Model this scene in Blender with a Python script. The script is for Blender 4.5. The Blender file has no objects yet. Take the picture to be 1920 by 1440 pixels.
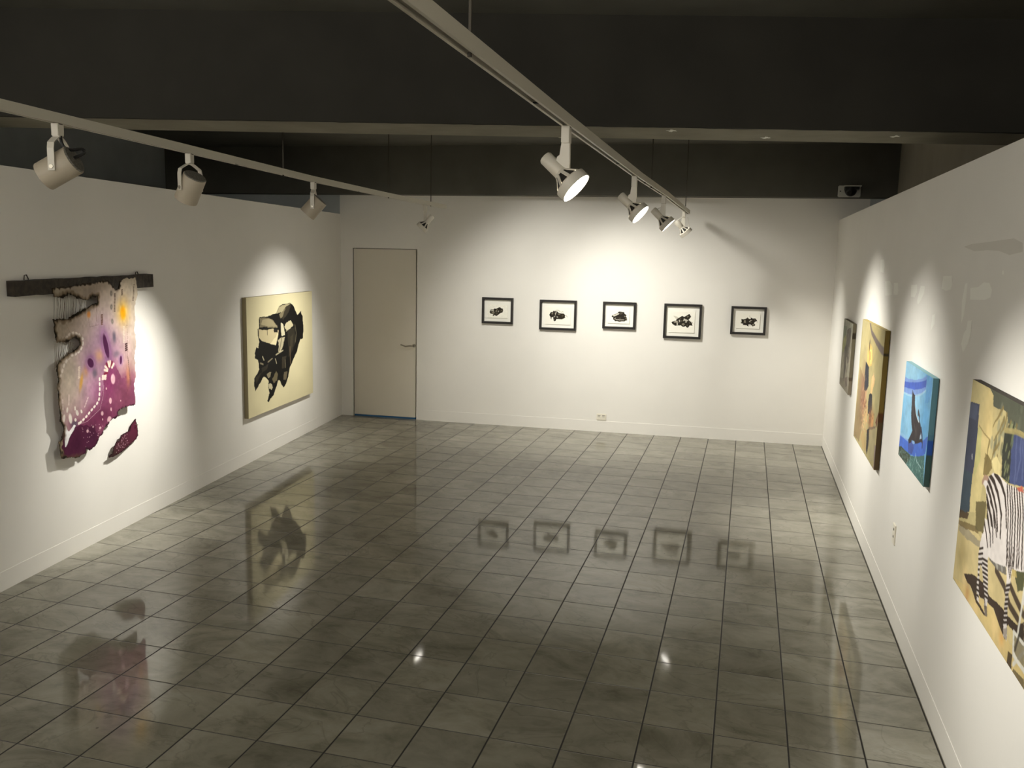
import bpy, bmesh, math, random
import numpy as np
from mathutils import Vector, Matrix

C = bpy.context.scene.collection
T = 0.305                                   # one floor tile in metres; lengths below are in tiles
random.seed(7)
NP = np.random.RandomState(11)
scene = bpy.context.scene

# ------------------------------------------------------------------ camera
cam_d = bpy.data.cameras.new('camera'); cam = bpy.data.objects.new('camera', cam_d); C.objects.link(cam)
cam_d.sensor_width = 36.0; cam_d.lens = 36.0*1630.460/1920.0; cam_d.clip_start = 0.05; cam_d.clip_end = 100
cam.matrix_world = Matrix([[0.965016, -0.059268, 0.255405, -0.580844], [0.261283, 0.136367, -0.955581, -3.58919], [0.021807, 0.988884, 0.147082, 2.020816], [0.0, 0.0, 0.0, 1.0]])
scene.camera = cam

# ------------------------------------------------------------------ world, exposure
world = bpy.data.worlds.new('world'); scene.world = world; world.use_nodes = True
world.node_tree.nodes['Background'].inputs[0].default_value = (0.9, 0.87, 0.79, 1)
world.node_tree.nodes['Background'].inputs[1].default_value = 6.2
vs = scene.view_settings
vs.view_transform = 'Standard'; vs.look = 'None'; vs.gamma = 1.0; vs.use_curve_mapping = False
vs.exposure = 0.0
WARM = (1.0, 0.98, 0.91)
# spot powers in watts: track on the right (4), track on the left (4), two ceiling lamps behind the beam
POW_R = [200, 165, 280, 125]
POW_L = [120, 30, 265, 185]
POW_C = [235, 300]

# ------------------------------------------------------------------ room planes
KL, CL = -0.115575, -15.288                 # partition on the left: X = KL*Y + CL
KB, CB = 0.045066, 21.0106                  # back wall: Y = KB*X + CB
XR = 1.03                                   # partition on the right
WALL_H = 8.07
BEAM_Z = 8.80
CEIL_Z = 10.58
def P(x, y, z): return Vector((x*T, y*T, z*T))
def WL(y, z, off=0.0): return P(KL*y + CL + off, y, z)
def WB(x, z, off=0.0): return P(x, KB*x + CB - off, z)
def WR(y, z, off=0.0): return P(XR - off, y, z)

# ------------------------------------------------------------------ materials
def lin(c):
    c = np.asarray(c, float)/255.0
    return np.where(c <= 0.04045, c/12.92, ((c+0.055)/1.055)**2.4)
def mat(name, col, rough=0.6, metal=0.0, spec=0.5, bump=0.0, bscale=40.0, var=0.0, vscale=6.0):
    m = bpy.data.materials.new(name); m.use_nodes = True
    nt = m.node_tree; b = nt.nodes['Principled BSDF']
    l = lin(col)
    b.inputs['Base Color'].default_value = (*l, 1); b.inputs['Roughness'].default_value = rough
    b.inputs['Metallic'].default_value = metal; b.inputs['Specular IOR Level'].default_value = spec
    tc = nt.nodes.new('ShaderNodeTexCoord')
    if var > 0:
        n = nt.nodes.new('ShaderNodeTexNoise'); n.inputs['Scale'].default_value = vscale; n.inputs['Detail'].default_value = 6
        nt.links.new(tc.outputs['Object'], n.inputs['Vector'])
        r = nt.nodes.new('ShaderNodeValToRGB')
        r.color_ramp.elements[0].position = 0.3; r.color_ramp.elements[1].position = 0.7
        r.color_ramp.elements[0].color = (*(l*(1-var)), 1); r.color_ramp.elements[1].color = (*np.minimum(l*(1+var), 1), 1)
        nt.links.new(n.outputs['Fac'], r.inputs['Fac']); nt.links.new(r.outputs['Color'], b.inputs['Base Color'])
    if bump > 0:
        n2 = nt.nodes.new('ShaderNodeTexNoise'); n2.inputs['Scale'].default_value = bscale; n2.inputs['Detail'].default_value = 4
        nt.links.new(tc.outputs['Object'], n2.inputs['Vector'])
        bp = nt.nodes.new('ShaderNodeBump'); bp.inputs['Strength'].default_value = bump; bp.inputs['Distance'].default_value = 0.004
        nt.links.new(n2.outputs['Fac'], bp.inputs['Height']); nt.links.new(bp.outputs['Normal'], b.inputs['Normal'])
    return m
def paint_mat(name, rough=0.55, spec=0.35, bump=0.15):
    m = bpy.data.materials.new(name); m.use_nodes = True
    nt = m.node_tree; b = nt.nodes['Principled BSDF']
    a = nt.nodes.new('ShaderNodeAttribute'); a.attribute_name = 'Col'
    nt.links.new(a.outputs['Color'], b.inputs['Base Color'])
    b.inputs['Roughness'].default_value = rough; b.inputs['Specular IOR Level'].default_value = spec
    tc = nt.nodes.new('ShaderNodeTexCoord')
    n2 = nt.nodes.new('ShaderNodeTexNoise'); n2.inputs['Scale'].default_value = 120; n2.inputs['Detail'].default_value = 3
    nt.links.new(tc.outputs['Object'], n2.inputs['Vector'])
    bp = nt.nodes.new('ShaderNodeBump'); bp.inputs['Strength'].default_value = bump; bp.inputs['Distance'].default_value = 0.002
    nt.links.new(n2.outputs['Fac'], bp.inputs['Height']); nt.links.new(bp.outputs['Normal'], b.inputs['Normal'])
    return m
def emit_mat(name, col, strength):
    m = bpy.data.materials.new(name); m.use_nodes = True
    b = m.node_tree.nodes['Principled BSDF']
    b.inputs['Base Color'].default_value = (0.9, 0.9, 0.88, 1)
    b.inputs['Emission Color'].default_value = (*col, 1); b.inputs['Emission Strength'].default_value = strength
    return m
M = {}
M['wall'] = mat('white_wall_paint', (238, 234, 226), 0.7, spec=0.25, bump=0.12, bscale=25, var=0.015, vscale=2.5)
M['patch'] = mat('touch_up_paint', (249, 247, 238), 0.7, spec=0.3)
M['smudge'] = mat('grey_scuff', (222, 217, 207), 0.7, spec=0.3)
M['dark'] = mat('charcoal_ceiling_paint', (48, 46, 41), 0.85, spec=0.2, bump=0.4, bscale=12, var=0.12, vscale=3)
M['beamgrey'] = mat('charcoal_beam_paint', (98, 96, 88), 0.85, spec=0.2, bump=0.4, bscale=12, var=0.1, vscale=3)
M['sidegrey'] = mat('warm_grey_wall_paint', (146, 139, 124), 0.85, spec=0.2, bump=0.3, bscale=12, var=0.08, vscale=3)
M['darkgrey'] = mat('dark_grey_wall_paint', (186, 190, 188), 0.85, spec=0.2, bump=0.3, bscale=12, var=0.08, vscale=3)
M['concrete'] = mat('bare_concrete', (140, 135, 120), 0.9, spec=0.2, bump=0.6, bscale=14, var=0.12, vscale=5)
M['door'] = mat('door_paint', (222, 214, 198), 0.5, var=0.01)
M['tape'] = mat('blue_painters_tape', (40, 96, 140), 0.6)
M['nickel'] = mat('brushed_nickel', (165, 158, 145), 0.35, metal=0.8)
M['track'] = mat('white_track_enamel', (196, 190, 174), 0.45)
M['slot'] = mat('track_slot', (22, 20, 14), 0.8)
M['lampwhite'] = mat('lamp_enamel', (206, 199, 184), 0.4)
M['canpaint'] = mat('can_enamel', (178, 166, 146), 0.5)
M['cap'] = mat('perforated_cap', (112, 108, 98), 0.6, bump=0.8, bscale=300, var=0.55, vscale=170)
M['black'] = mat('black_plastic', (22, 21, 19), 0.4)
M['cagedark'] = mat('lamp_opening', (28, 25, 18), 0.7)
M['rod'] = mat('dark_rod', (70, 64, 54), 0.6, metal=0.3)
M['frame'] = mat('black_frame_wood', (30, 26, 23), 0.4, bump=0.1, bscale=60)
M['board'] = mat('white_mat_board', (246, 243, 232), 0.8, spec=0.2)
M['char'] = mat('charred_wood', (52, 44, 34), 0.75, bump=1.0, bscale=50, var=0.55, vscale=30)
M['thread'] = mat('cotton_thread', (112, 100, 84), 0.9)
M['plate'] = mat('white_plastic', (236, 230, 214), 0.4)
M['slotgrey'] = mat('outlet_slot', (84, 78, 66), 0.6)
M['camgrey'] = mat('grey_bracket', (214, 212, 202), 0.5)
M['art'] = paint_mat('acrylic_paint', 0.6, 0.2)
M['cloth'] = paint_mat('stained_cloth', 0.9, 0.1, 0.35)
M['paper'] = paint_mat('print_paper', 0.8, 0.2, 0.02)
M['lens'] = emit_mat('lit_lamp_lens', (1.0, 0.95, 0.86), 25.0)
M['lensdim'] = emit_mat('side_of_lamp_lens', (1.0, 0.95, 0.86), 0.05)

def floor_material():
    m = bpy.data.materials.new('polished_marble_tile'); m.use_nodes = True
    nt = m.node_tree; N = nt.nodes; Lk = nt.links.new; b = N['Principled BSDF']
    def math_(op, a, b2=None, clamp=False):
        n = N.new('ShaderNodeMath'); n.operation = op; n.use_clamp = clamp
        for i, v in enumerate((a, b2)):
            if v is None: continue
            if isinstance(v, (int, float)): n.inputs[i].default_value = v
            else: Lk(v, n.inputs[i])
        return n.outputs[0]
    tc = N.new('ShaderNodeTexCoord'); sx = N.new('ShaderNodeSeparateXYZ'); Lk(tc.outputs['Object'], sx.inputs[0])
    X = math_('DIVIDE', sx.outputs[0], T); Y = math_('DIVIDE', sx.outputs[1], T*1.00678)
    def joint(v, w):
        f = math_('FRACT', math_('ADD', v, 100.0)); d = math_('MINIMUM', f, math_('SUBTRACT', 1.0, f))
        return math_('SUBTRACT', 1.0, math_('DIVIDE', d, w), True), math_('FLOOR', v)
    jx, ix = joint(X, 0.0155); jy, iy = joint(Y, 0.0145)
    jxs = math_('MULTIPLY', jx, 2.2, True); jys = math_('MULTIPLY', jy, 1.15, True)
    j = math_('MAXIMUM', jxs, jys)
    cmb = N.new('ShaderNodeCombineXYZ'); Lk(ix, cmb.inputs[0]); Lk(iy, cmb.inputs[1])
    wn = N.new('ShaderNodeTexWhiteNoise'); wn.noise_dimensions = '3D'; Lk(cmb.outputs[0], wn.inputs['Vector'])
    # every tile is cut from another piece of stone
    off = N.new('ShaderNodeVectorMath'); off.operation = 'MULTIPLY_ADD'
    Lk(wn.outputs['Color'], off.inputs[0]); off.inputs[1].default_value = (1.2, 1.2, 1.2); Lk(tc.outputs['Object'], off.inputs[2])
    rot = N.new('ShaderNodeMapping'); rot.inputs['Rotation'].default_value = (0, 0, 0.7); rot.inputs['Scale'].default_value = (1.0, 1.45, 1.0)
    Lk(off.outputs[0], rot.inputs['Vector'])
    n1 = N.new('ShaderNodeTexNoise'); n1.inputs['Scale'].default_value = 3.0; n1.inputs['Detail'].default_value = 9; n1.inputs['Roughness'].default_value = 0.66; n1.inputs['Distortion'].default_value = 0.5
    Lk(rot.outputs[0], n1.inputs['Vector'])
    r1 = N.new('ShaderNodeValToRGB'); e = r1.color_ramp.elements
    e[0].position = 0.30; e[0].color = (*lin((116, 113, 98)), 1); e[1].position = 0.70; e[1].color = (*lin((162, 158, 144)), 1)
    e2 = e.new(0.48); e2.color = (*lin((143, 139, 124)), 1)
    Lk(n1.outputs['Fac'], r1.inputs['Fac'])
    # thin darker veins
    n2 = N.new('ShaderNodeTexNoise'); n2.inputs['Scale'].default_value = 2.0; n2.inputs['Detail'].default_value = 6; n2.inputs['Distortion'].default_value = 1.0
    Lk(rot.outputs[0], n2.inputs['Vector'])
    v = math_('ABSOLUTE', math_('SUBTRACT', n2.outputs['Fac'], 0.5)); v = math_('SUBTRACT', 1.0, math_('DIVIDE', v, 0.013), True)
    v = math_('MULTIPLY', v, 0.30)
    mx = N.new('ShaderNodeMixRGB'); Lk(v, mx.inputs[0]); Lk(r1.outputs['Color'], mx.inputs[1]); mx.inputs[2].default_value = (*lin((98, 94, 80)), 1)
    # tile to tile tone
    hs = N.new('ShaderNodeHueSaturation'); Lk(mx.outputs[0], hs.inputs['Color'])
    Lk(math_('ADD', math_('MULTIPLY', wn.outputs['Value'], 0.24), 0.86), hs.inputs['Value'])
    # small pits
    vo = N.new('ShaderNodeTexVoronoi'); vo.inputs['Scale'].default_value = 3.3; Lk(tc.outputs['Object'], vo.inputs['Vector'])
    pit = math_('LESS_THAN', vo.outputs['Distance'], 0.022)
    mp = N.new('ShaderNodeMixRGB'); Lk(math_('MULTIPLY', pit, 0.55), mp.inputs[0]); Lk(hs.outputs[0], mp.inputs[1]); mp.inputs[2].default_value = (*lin((60, 56, 44)), 1)
    mj = N.new('ShaderNodeMixRGB'); Lk(j, mj.inputs[0]); Lk(mp.outputs[0], mj.inputs[1]); mj.inputs[2].default_value = (*lin((26, 22, 14)), 1)
    Lk(mj.outputs[0], b.inputs['Base Color'])
    n3 = N.new('ShaderNodeTexNoise'); n3.inputs['Scale'].default_value = 1.6; n3.inputs['Detail'].default_value = 5; Lk(tc.outputs['Object'], n3.inputs['Vector'])
    ro = math_('ADD', math_('MULTIPLY', n3.outputs['Fac'], 0.10), 0.01)
    Lk(math_('ADD', ro, math_('MULTIPLY', j, 0.5)), b.inputs['Roughness'])
    b.inputs['IOR'].default_value = 1.5; b.inputs['Specular IOR Level'].default_value = 0.38
    bp = N.new('ShaderNodeBump'); bp.inputs['Strength'].default_value = 0.6; bp.inputs['Distance'].default_value = 0.002; bp.invert = True
    Lk(j, bp.inputs['Height']); Lk(bp.outputs['Normal'], b.inputs['Normal'])
    return m
M['floor'] = floor_material()

# ------------------------------------------------------------------ mesh helpers
def link(name, bm, material, parent=None, smooth=False):
    me = bpy.data.meshes.new(name); bmesh.ops.recalc_face_normals(bm, faces=bm.faces); bm.to_mesh(me); bm.free()
    o = bpy.data.objects.new(name, me); C.objects.link(o)
    if material: me.materials.append(material)
    if smooth:
        for p in me.polygons: p.use_smooth = True
        me.set_sharp_from_angle(angle=math.radians(40))
    if parent: attach(o, parent)
    return o
def attach(o, parent):
    o.parent = parent; o.matrix_parent_inverse = parent.matrix_world.inverted()
def thing(name, label, cat, loc, group=None, kind=None):
    o = bpy.data.objects.new(name, None); C.objects.link(o); o.location = loc
    o.matrix_world = Matrix.Translation(loc)
    o.empty_display_size = 0.1
    return tag(o, label, cat, group, kind)
def tag(o, label, cat, group=None, kind=None):
    o['label'] = label; o['category'] = cat
    if group: o['group'] = group
    if kind: o['kind'] = kind
    return o
def hexa(bm, p):
    """eight corners: bottom ring 0-3, top ring 4-7"""
    v = [bm.verts.new(q) for q in p]
    for f in ((0,1,2,3),(7,6,5,4),(0,4,5,1),(1,5,6,2),(2,6,7,3),(3,7,4,0)): bm.faces.new([v[i] for i in f])
    return v
def box(bm, lo, hi):
    (a,b,c),(d,e,f) = lo, hi
    return hexa(bm, [P(a,b,c),P(d,b,c),P(d,e,c),P(a,e,c),P(a,b,f),P(d,b,f),P(d,e,f),P(a,e,f)])
def wbox(bm, W, s0, s1, z0, z1, o0, o1):
    """a box lying on a wall plane W(s, z, off)"""
    return hexa(bm, [W(s0,z0,o0),W(s1,z0,o0),W(s1,z0,o1),W(s0,z0,o1),W(s0,z1,o0),W(s1,z1,o0),W(s1,z1,o1),W(s0,z1,o1)])
def obox(bm, c, ax, ay, az, sx, sy, sz):
    q = [c + ax*(i*sx/2) + ay*(j*sy/2) + az*(k*sz/2) for k in (-1,1) for i,j in ((-1,-1),(1,-1),(1,1),(-1,1))]
    return hexa(bm, q)
def basis(d):
    d = d.normalized(); u = Vector((0,0,1)) if abs(d.z) < 0.95 else Vector((1,0,0))
    s = d.cross(u).normalized(); return s, s.cross(d).normalized()
def lathe(bm, p0, d, prof, n=28, cap0=True, cap1=True):
    """prof: list of (distance along d, radius)"""
    d = d.normalized(); s, u = basis(d); rings = []
    for t, r in prof:
        rings.append([bm.verts.new(p0 + d*t + (s*math.cos(a) + u*math.sin(a))*r) for a in [2*math.pi*i/n for i in range(n)]])
    for a, b in zip(rings, rings[1:]):
        for i in range(n): bm.faces.new((a[i], a[(i+1)%n], b[(i+1)%n], b[i]))
    if cap0: bm.faces.new(rings[0][::-1])
    if cap1: bm.faces.new(rings[-1])
def tube(bm, pts, r, n=8):
    pts = [Vector(p) for p in pts]; rings = []
    for i, p in enumerate(pts):
        d = (pts[min(i+1, len(pts)-1)] - pts[max(i-1, 0)]).normalized(); s, u = basis(d)
        rings.append([bm.verts.new(p + (s*math.cos(2*math.pi*k/n) + u*math.sin(2*math.pi*k/n))*r) for k in range(n)])
    for a, b in zip(rings, rings[1:]):
        for i in range(n): bm.faces.new((a[i], a[(i+1)%n], b[(i+1)%n], b[i]))
    bm.faces.new(rings[0][::-1]); bm.faces.new(rings[-1])
def strip(bm, pts, wdir, w, ndir, th):
    """a bent flat bar through pts, w wide along wdir and th thick along ndir(i)"""
    vs_ = []
    for i, p in enumerate(pts):
        n = ndir[i]
        vs_.append([bm.verts.new(p + wdir*(a*w/2) + n*(b*th/2)) for a, b in ((-1,-1),(1,-1),(1,1),(-1,1))])
    for a, b in zip(vs_, vs_[1:]):
        for i in range(4): bm.faces.new((a[i], a[(i+1)%4], b[(i+1)%4], b[i]))
    bm.faces.new(vs_[0][::-1]); bm.faces.new(vs_[-1])
def bez(p0, p1, p2, p3, n=10):
    return [p0*(1-t)**3 + p1*3*t*(1-t)**2 + p2*3*t*t*(1-t) + p3*t**3 for t in [i/n for i in range(n+1)]]
def structure(name, bm, m, label, cat, parent=None):
    o = link(name, bm, m, parent); o['kind'] = 'structure'
    if parent is None: o['label'] = label; o['category'] = cat
    return o

# ------------------------------------------------------------------ the room shell
Y0 = -15.0                                    # the hall goes on behind the camera to here
bm = bmesh.new(); box(bm, (-27, Y0-1, -0.5), (5, 23, 0)); structure('floor', bm, M['floor'], 'polished grey marble tile floor', 'floor')
bm = bmesh.new(); box(bm, (-27, Y0-1, CEIL_Z), (5, 23, CEIL_Z+0.6)); structure('ceiling', bm, M['beamgrey'], 'charcoal painted concrete ceiling above the beams', 'ceiling')

def wl_box(bm, y0, y1, z0, z1, o0, o1): return wbox(bm, WL, y0, y1, z0, z1, o0, o1)
YLC = (KB*CL + CB)/(1 - KB*KL)                # where left partition meets back wall
XLC = KL*YLC + CL
bm = bmesh.new(); wbox(bm, WL, Y0, YLC, 0, WALL_H, 0, -0.45)
wall_left = structure('wall_left', bm, M['wall'], 'white partition wall on the left with textile and canvas', 'wall')
bm = bmesh.new(); wbox(bm, WR, Y0, KB*XR+CB, 0, WALL_H, 0, -0.45)
wall_right = structure('wall_right', bm, M['wall'], 'white partition wall on the right with four paintings', 'wall')
# back wall, with the door opening
DX0, DX1, DZ = -17.10, -14.43, 6.755
bm = bmesh.new()
wbox(bm, WB, XLC-0.02, DX0, 0, BEAM_Z+0.2, 0, -0.6)
wbox(bm, WB, DX0, DX1, DZ, BEAM_Z+0.2, 0, -0.6)
wbox(bm, WB, DX1, -14.16, 0, BEAM_Z+0.2, 0, -0.6)
wbox(bm, WB, -14.16, 2.0, 0, BEAM_Z+0.2, 0.025, -0.6)
wall_back = structure('wall_back', bm, M['wall'], 'white back wall with five framed prints', 'wall')
bm = bmesh.new(); wbox(bm, WB, -26, XLC-0.02, 0, BEAM_Z+0.2, 0, -0.6)
wbox(bm, WB, 2.0, 4.5, 0, BEAM_Z+0.2, 0.02, -0.6)
structure('wall_back_outer', bm, M['darkgrey'], 'dark grey wall behind the tops of the partitions', 'wall')
bm = bmesh.new(); hexa(bm, [P(-24.9,20.2,0),P(-21.0,Y0,0),P(-21.6,Y0,0),P(-25.5,20.2,0),P(-24.9,20.2,CEIL_Z),P(-21.0,Y0,CEIL_Z),P(-21.6,Y0,CEIL_Z),P(-25.5,20.2,CEIL_Z)])
structure('wall_outer_left', bm, M['darkgrey'], 'dark grey side wall above the left partition', 'wall')
bm = bmesh.new(); box(bm, (2.75, Y0, 0), (3.3, 21.5, CEIL_Z)); structure('wall_outer_right', bm, M['sidegrey'], 'dark grey side wall above the right partition', 'wall')

bm = bmesh.new(); box(bm, (-21.5, Y0-0.5, 0), (2.8, Y0, 7.3)); structure('wall_light_block', bm, M['wall'], 'unseen white wall added behind the viewer to hold back ambient light', 'wall')  # added out of view; its height keeps world light off the near floor
# beams: one right in front of the back wall, a deeper skewed one across the middle of the room
bm = bmesh.new(); wbox(bm, WB, -25.6, 4.6, BEAM_Z, CEIL_Z+0.1, 0.75, -0.55)
beam_back = structure('beam', bm, M['beamgrey'], 'charcoal beam along the top of the back wall', 'beam')
def BY(x): return 4.20 + 0.226*x               # front edge of the middle beam
bm = bmesh.new()
hexa(bm, [P(-26,BY(-26),BEAM_Z),P(4.6,BY(4.6),BEAM_Z),P(4.6,BY(4.6)+1.6,BEAM_Z),P(-26,BY(-26)+1.35,BEAM_Z),
          P(-26,BY(-26),CEIL_Z+0.1),P(4.6,BY(4.6),CEIL_Z+0.1),P(4.6,BY(4.6)+1.6,CEIL_Z+0.1),P(-26,BY(-26)+1.35,CEIL_Z+0.1)])
beam_mid = structure('beam', bm, M['dark'], 'deep charcoal beam crossing the middle of the room', 'beam')
# bare underside of the middle beam with a ragged paint edge
bm = bmesh.new(); fr, bk = [], []
nseg = 240
for i in range(nseg+1):
    x = -25.9 + 30.4*i/nseg
    fr.append(bm.verts.new(P(x, BY(x) + 0.03 + 0.05*random.random(), BEAM_Z-0.006)))
    bk.append(bm.verts.new(P(x, BY(x) + 1.36 + 0.25*(x+26)/30.6 - 0.02, BEAM_Z-0.006)))
for i in range(nseg): bm.faces.new((fr[i], fr[i+1], bk[i+1], bk[i]))
structure('soffit', bm, M['concrete'], '', '', beam_mid)
for cx, cz in ((-3.32, 0.35), (-1.75, 1.05), (0.4, 0.6)):
    bm = bmesh.new(); c = P(cx, BY(cx) + cz, BEAM_Z-0.012)
    n = 14; vs_ = [bm.verts.new(c + Vector((math.cos(2*math.pi*k/n)*(0.05+0.035*(k%3)), math.sin(2*math.pi*k/n)*(0.06+0.05*((k*5)%3)), 0))*T*1.0) for k in range(n)]
    bm.faces.new(vs_); structure('bare_patch', bm, M['patch'], '', '', beam_mid)

# skirting: a shallow board painted in with the walls
bm = bmesh.new(); wbox(bm, WB, -14.1, XR, 0, 0.42, 0.025, 0.04); structure('baseboard_back', bm, M['wall'], 'low white baseboard along the back wall', 'baseboard')
bm = bmesh.new(); wbox(bm, WL, Y0, YLC-0.1, 0, 0.38, 0, 0.008); structure('baseboard_left', bm, M['wall'], 'low white baseboard along the left wall', 'baseboard')
bm = bmesh.new(); wbox(bm, WR, Y0, 20.9, 0, 0.40, 0, 0.008); structure('baseboard_right', bm, M['wall'], 'low white baseboard along the right wall', 'baseboard')

# door
door = thing('door_1', 'plain closed white door in the back left corner', 'door', WB((DX0+DX1)/2, 0, 0), kind='structure')
bm = bmesh.new(); wbox(bm, WB, DX0+0.004, DX1-0.065, 0.07, DZ-0.02, -0.05, -0.22); link('door_leaf', bm, M['door'], door)
bm = bmesh.new(); wbox(bm, WB, DX0, DX1, 0, DZ, -0.24, -0.34); link('door_stop', bm, M['slotgrey'], door)
bm = bmesh.new(); wbox(bm, WB, DX0+0.004, DX1-0.065, 0.0, 0.07, -0.07, -0.2); tp = link('floor_tape', bm, M['tape'], door); tp['label'] = 'strip of blue tape under the door'
bm = bmesh.new()
hz_ = 2.97
lathe(bm, WB(-14.56, hz_, -0.05), Vector((0,-1,0)), [(0,0.07*T),(0.03*T,0.07*T),(0.035*T,0.03*T),(0.2*T,0.028*T)], 16)
tube(bm, [WB(-14.56,hz_,0.10), WB(-14.68,hz_+0.0,0.12), WB(-14.85,hz_-0.03,0.12), WB(-15.06,hz_+0.03,0.10)], 0.028*T, 8)
hd = link('door_handle', bm, M['nickel'], door, True); hd['label'] = 'brushed lever handle'
# casing: hair line of the frame
bm = bmesh.new()
wbox(bm, WB, DX0-0.035, DX0, 0, DZ+0.035, 0.012, -0.05); wbox(bm, WB, DX0, DX1, DZ, DZ+0.035, 0.012, -0.05); wbox(bm, WB, DX1, DX1+0.035, 0, DZ+0.035, 0.012, -0.05)
link('door_casing', bm, M['wall'], door)

# patches of fresh paint on the right wall
def flat_on(W, uvs, off, name, m, parent):
    bm = bmesh.new(); v = [bm.verts.new(W(a, b, off)) for a, b in uvs]; bm.faces.new(v)
    o = link(name, bm, m, parent); o['kind'] = 'structure'; return o
for pts in [[(10.135,6.700),(9.614,6.705),(9.425,6.552),(9.508,6.402),(10.007,6.420)],[(9.171,6.223),(8.544,6.249),(8.061,6.144),(8.077,5.958),(8.960,5.912)],[(7.953,6.217),(7.422,6.235),(7.283,6.078),(7.371,5.985),(7.850,5.976)],[(5.908,6.227),(5.325,6.253),(5.262,6.126),(5.462,6.018),(5.835,6.013)],[(4.980,6.243),(4.595,6.244),(4.600,6.130),(4.855,5.985),(5.080,5.906),(5.186,5.970)],[(3.185,6.440),(2.608,6.457),(2.511,6.337),(2.594,6.252),(2.889,6.222),(3.239,6.248)],[(1.724,6.358),(1.589,6.377),(1.559,6.194),(1.611,5.929),(1.723,5.797),(1.805,6.106)],[(1.398,6.313),(0.973,6.337),(0.716,6.406),(0.444,6.405),(0.298,6.326),(0.323,6.229),(0.575,6.188),(1.347,6.157)],[(1.360,5.868),(1.138,5.889),(1.130,5.719),(1.233,5.559),(1.462,5.414),(1.608,5.524),(1.511,5.688),(1.392,5.744)],[(-0.075,6.564),(-0.137,6.565),(-0.154,6.519),(-0.093,6.518)],[(3.752,5.799),(3.543,5.830),(3.514,5.671),(3.770,5.543)]]:
    flat_on(WR, pts, 0.004, 'paint_patch', M['patch'], wall_right)
flat_on(WR, [(2.007,6.877),(1.566,6.908),(0.645,6.920),(-0.056,6.933),(-0.420,6.938),(-0.782,6.880),(-0.818,6.782),(-0.310,6.748),(0.187,6.804),(0.712,6.815),(1.402,6.809)], 0.003, 'paint_scuff', M['smudge'], wall_right)

# ------------------------------------------------------------------ lights and their fixtures
def spot(name, pos, d, power, angle, blend, parent, size=0.03):
    l = bpy.data.lights.new(name, 'SPOT'); l.energy = power; l.spot_size = math.radians(angle); l.spot_blend = blend
    l.color = WARM; l.shadow_soft_size = size
    o = bpy.data.objects.new(name, l); C.objects.link(o)
    o.matrix_world = Matrix.Translation(pos) @ d.to_track_quat('-Z', 'Y').to_matrix().to_4x4()
    attach(o, parent); return o

TRK_Z = 8.17
def track(name, label, pts, rods, couplers):
    t = thing(name, label, 'track', P(*pts[0], TRK_Z), 'lighting tracks hung under the ceiling')
    pts = [P(x, y, TRK_Z) for x, y in pts]
    w, h = 0.118*T, 0.125*T
    bm = bmesh.new(); up = Vector((0,0,1)); rings = []
    dirs = [(pts[min(i+1,len(pts)-1)] - pts[max(i-1,0)]).normalized() for i in range(len(pts))]
    # open C section: roof, two sides, two lips
    sec = [(-.5,0),(-.5,1),(.5,1),(.5,0),(.24,0),(.24,.10),(.42,.10),(.42,.85),(-.42,.85),(-.42,.10),(-.24,.10),(-.24,0)]
    for p, d in zip(pts, dirs):
        s = d.cross(up).normalized(); rings.append([bm.verts.new(p + s*(a*w) + up*(b*h)) for a, b in sec])
    n = len(sec)
    for a, b in zip(rings, rings[1:]):
        for i in range(n): bm.faces.new((a[i], a[(i+1)%n], b[(i+1)%n], b[i]))
    bm.faces.new(rings[0][::-1]); bm.faces.new(rings[-1]); link('channel', bm, M['track'], t)
    bm = bmesh.new(); rings = []
    for p, d in zip(pts, dirs):
        s = d.cross(up).normalized(); rings.append([bm.verts.new(p + s*(a*w) + up*(b*h)) for a, b in ((-.41,.5),(.41,.5),(.41,.84),(-.41,.84))])
    for a, b in zip(rings, rings[1:]):
        for i in range(4): bm.faces.new((a[i], a[(i+1)%4], b[(i+1)%4], b[i]))
    sl = link('slot_liner', bm, M['slot'], t); sl['label'] = 'dark slot along the underside'
    def at(y):
        for a, b in zip(pts, pts[1:]):
            if a.y <= y*T <= b.y: return a.lerp(b, (y*T - a.y)/(b.y - a.y)), (b-a).normalized()
        return pts[-1], (pts[-1]-pts[-2]).normalized()
    for y in rods:
        p, d = at(y); top = (BEAM_Z if y > 19.9 else CEIL_Z)*T
        bm = bmesh.new(); tube(bm, [p + up*h*0.8, Vector((p.x, p.y, top))], 0.014*T, 8)
        lathe(bm, p - up*0.02*T, up, [(0, .018*T), (.03*T, .018*T)], 10)
        r = link('hanger_rod', bm, M['rod'], t); r['label'] = 'thin dark hanger rod'
    for y in couplers:
        p, d = at(y); s = d.cross(up)
        bm = bmesh.new(); obox(bm, p + up*h*0.06, s, d, up, w*0.45, 0.07*T, h*0.10); link('coupler', bm, M['slot'], t)
    for p, d, sg in ((pts[0], dirs[0], -1), (pts[-1], dirs[-1], 1)):
        s = d.cross(up); bm = bmesh.new(); obox(bm, p + up*h*0.5 + d*sg*0.02*T, s, d, up, w, 0.04*T, h); link('end_cap', bm, M['track'], t)
    return at
at_R = track('lighting_track', 'white lighting track running down the room, nearer the right wall, with four lit lamps', [(-4.10,-9.0),(-4.13,-1.0),(-4.13,6.0),(-4.06,11),(-4.08,19.75)], (-5, 8, 18.3), (-2.75, 3.1, 7.0, 9.6))
at_L = track('lighting_track', 'white lighting track along the left wall with three can spotlights', [(-9.9,-9.0),(-10.52,-3.0),(-10.92,0.6),(-11.64,6.6),(-12.00,11.5),(-12.30,17.5)], (-5, 5, 11.9, 15.9), (2.9, 9.6))

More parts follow.
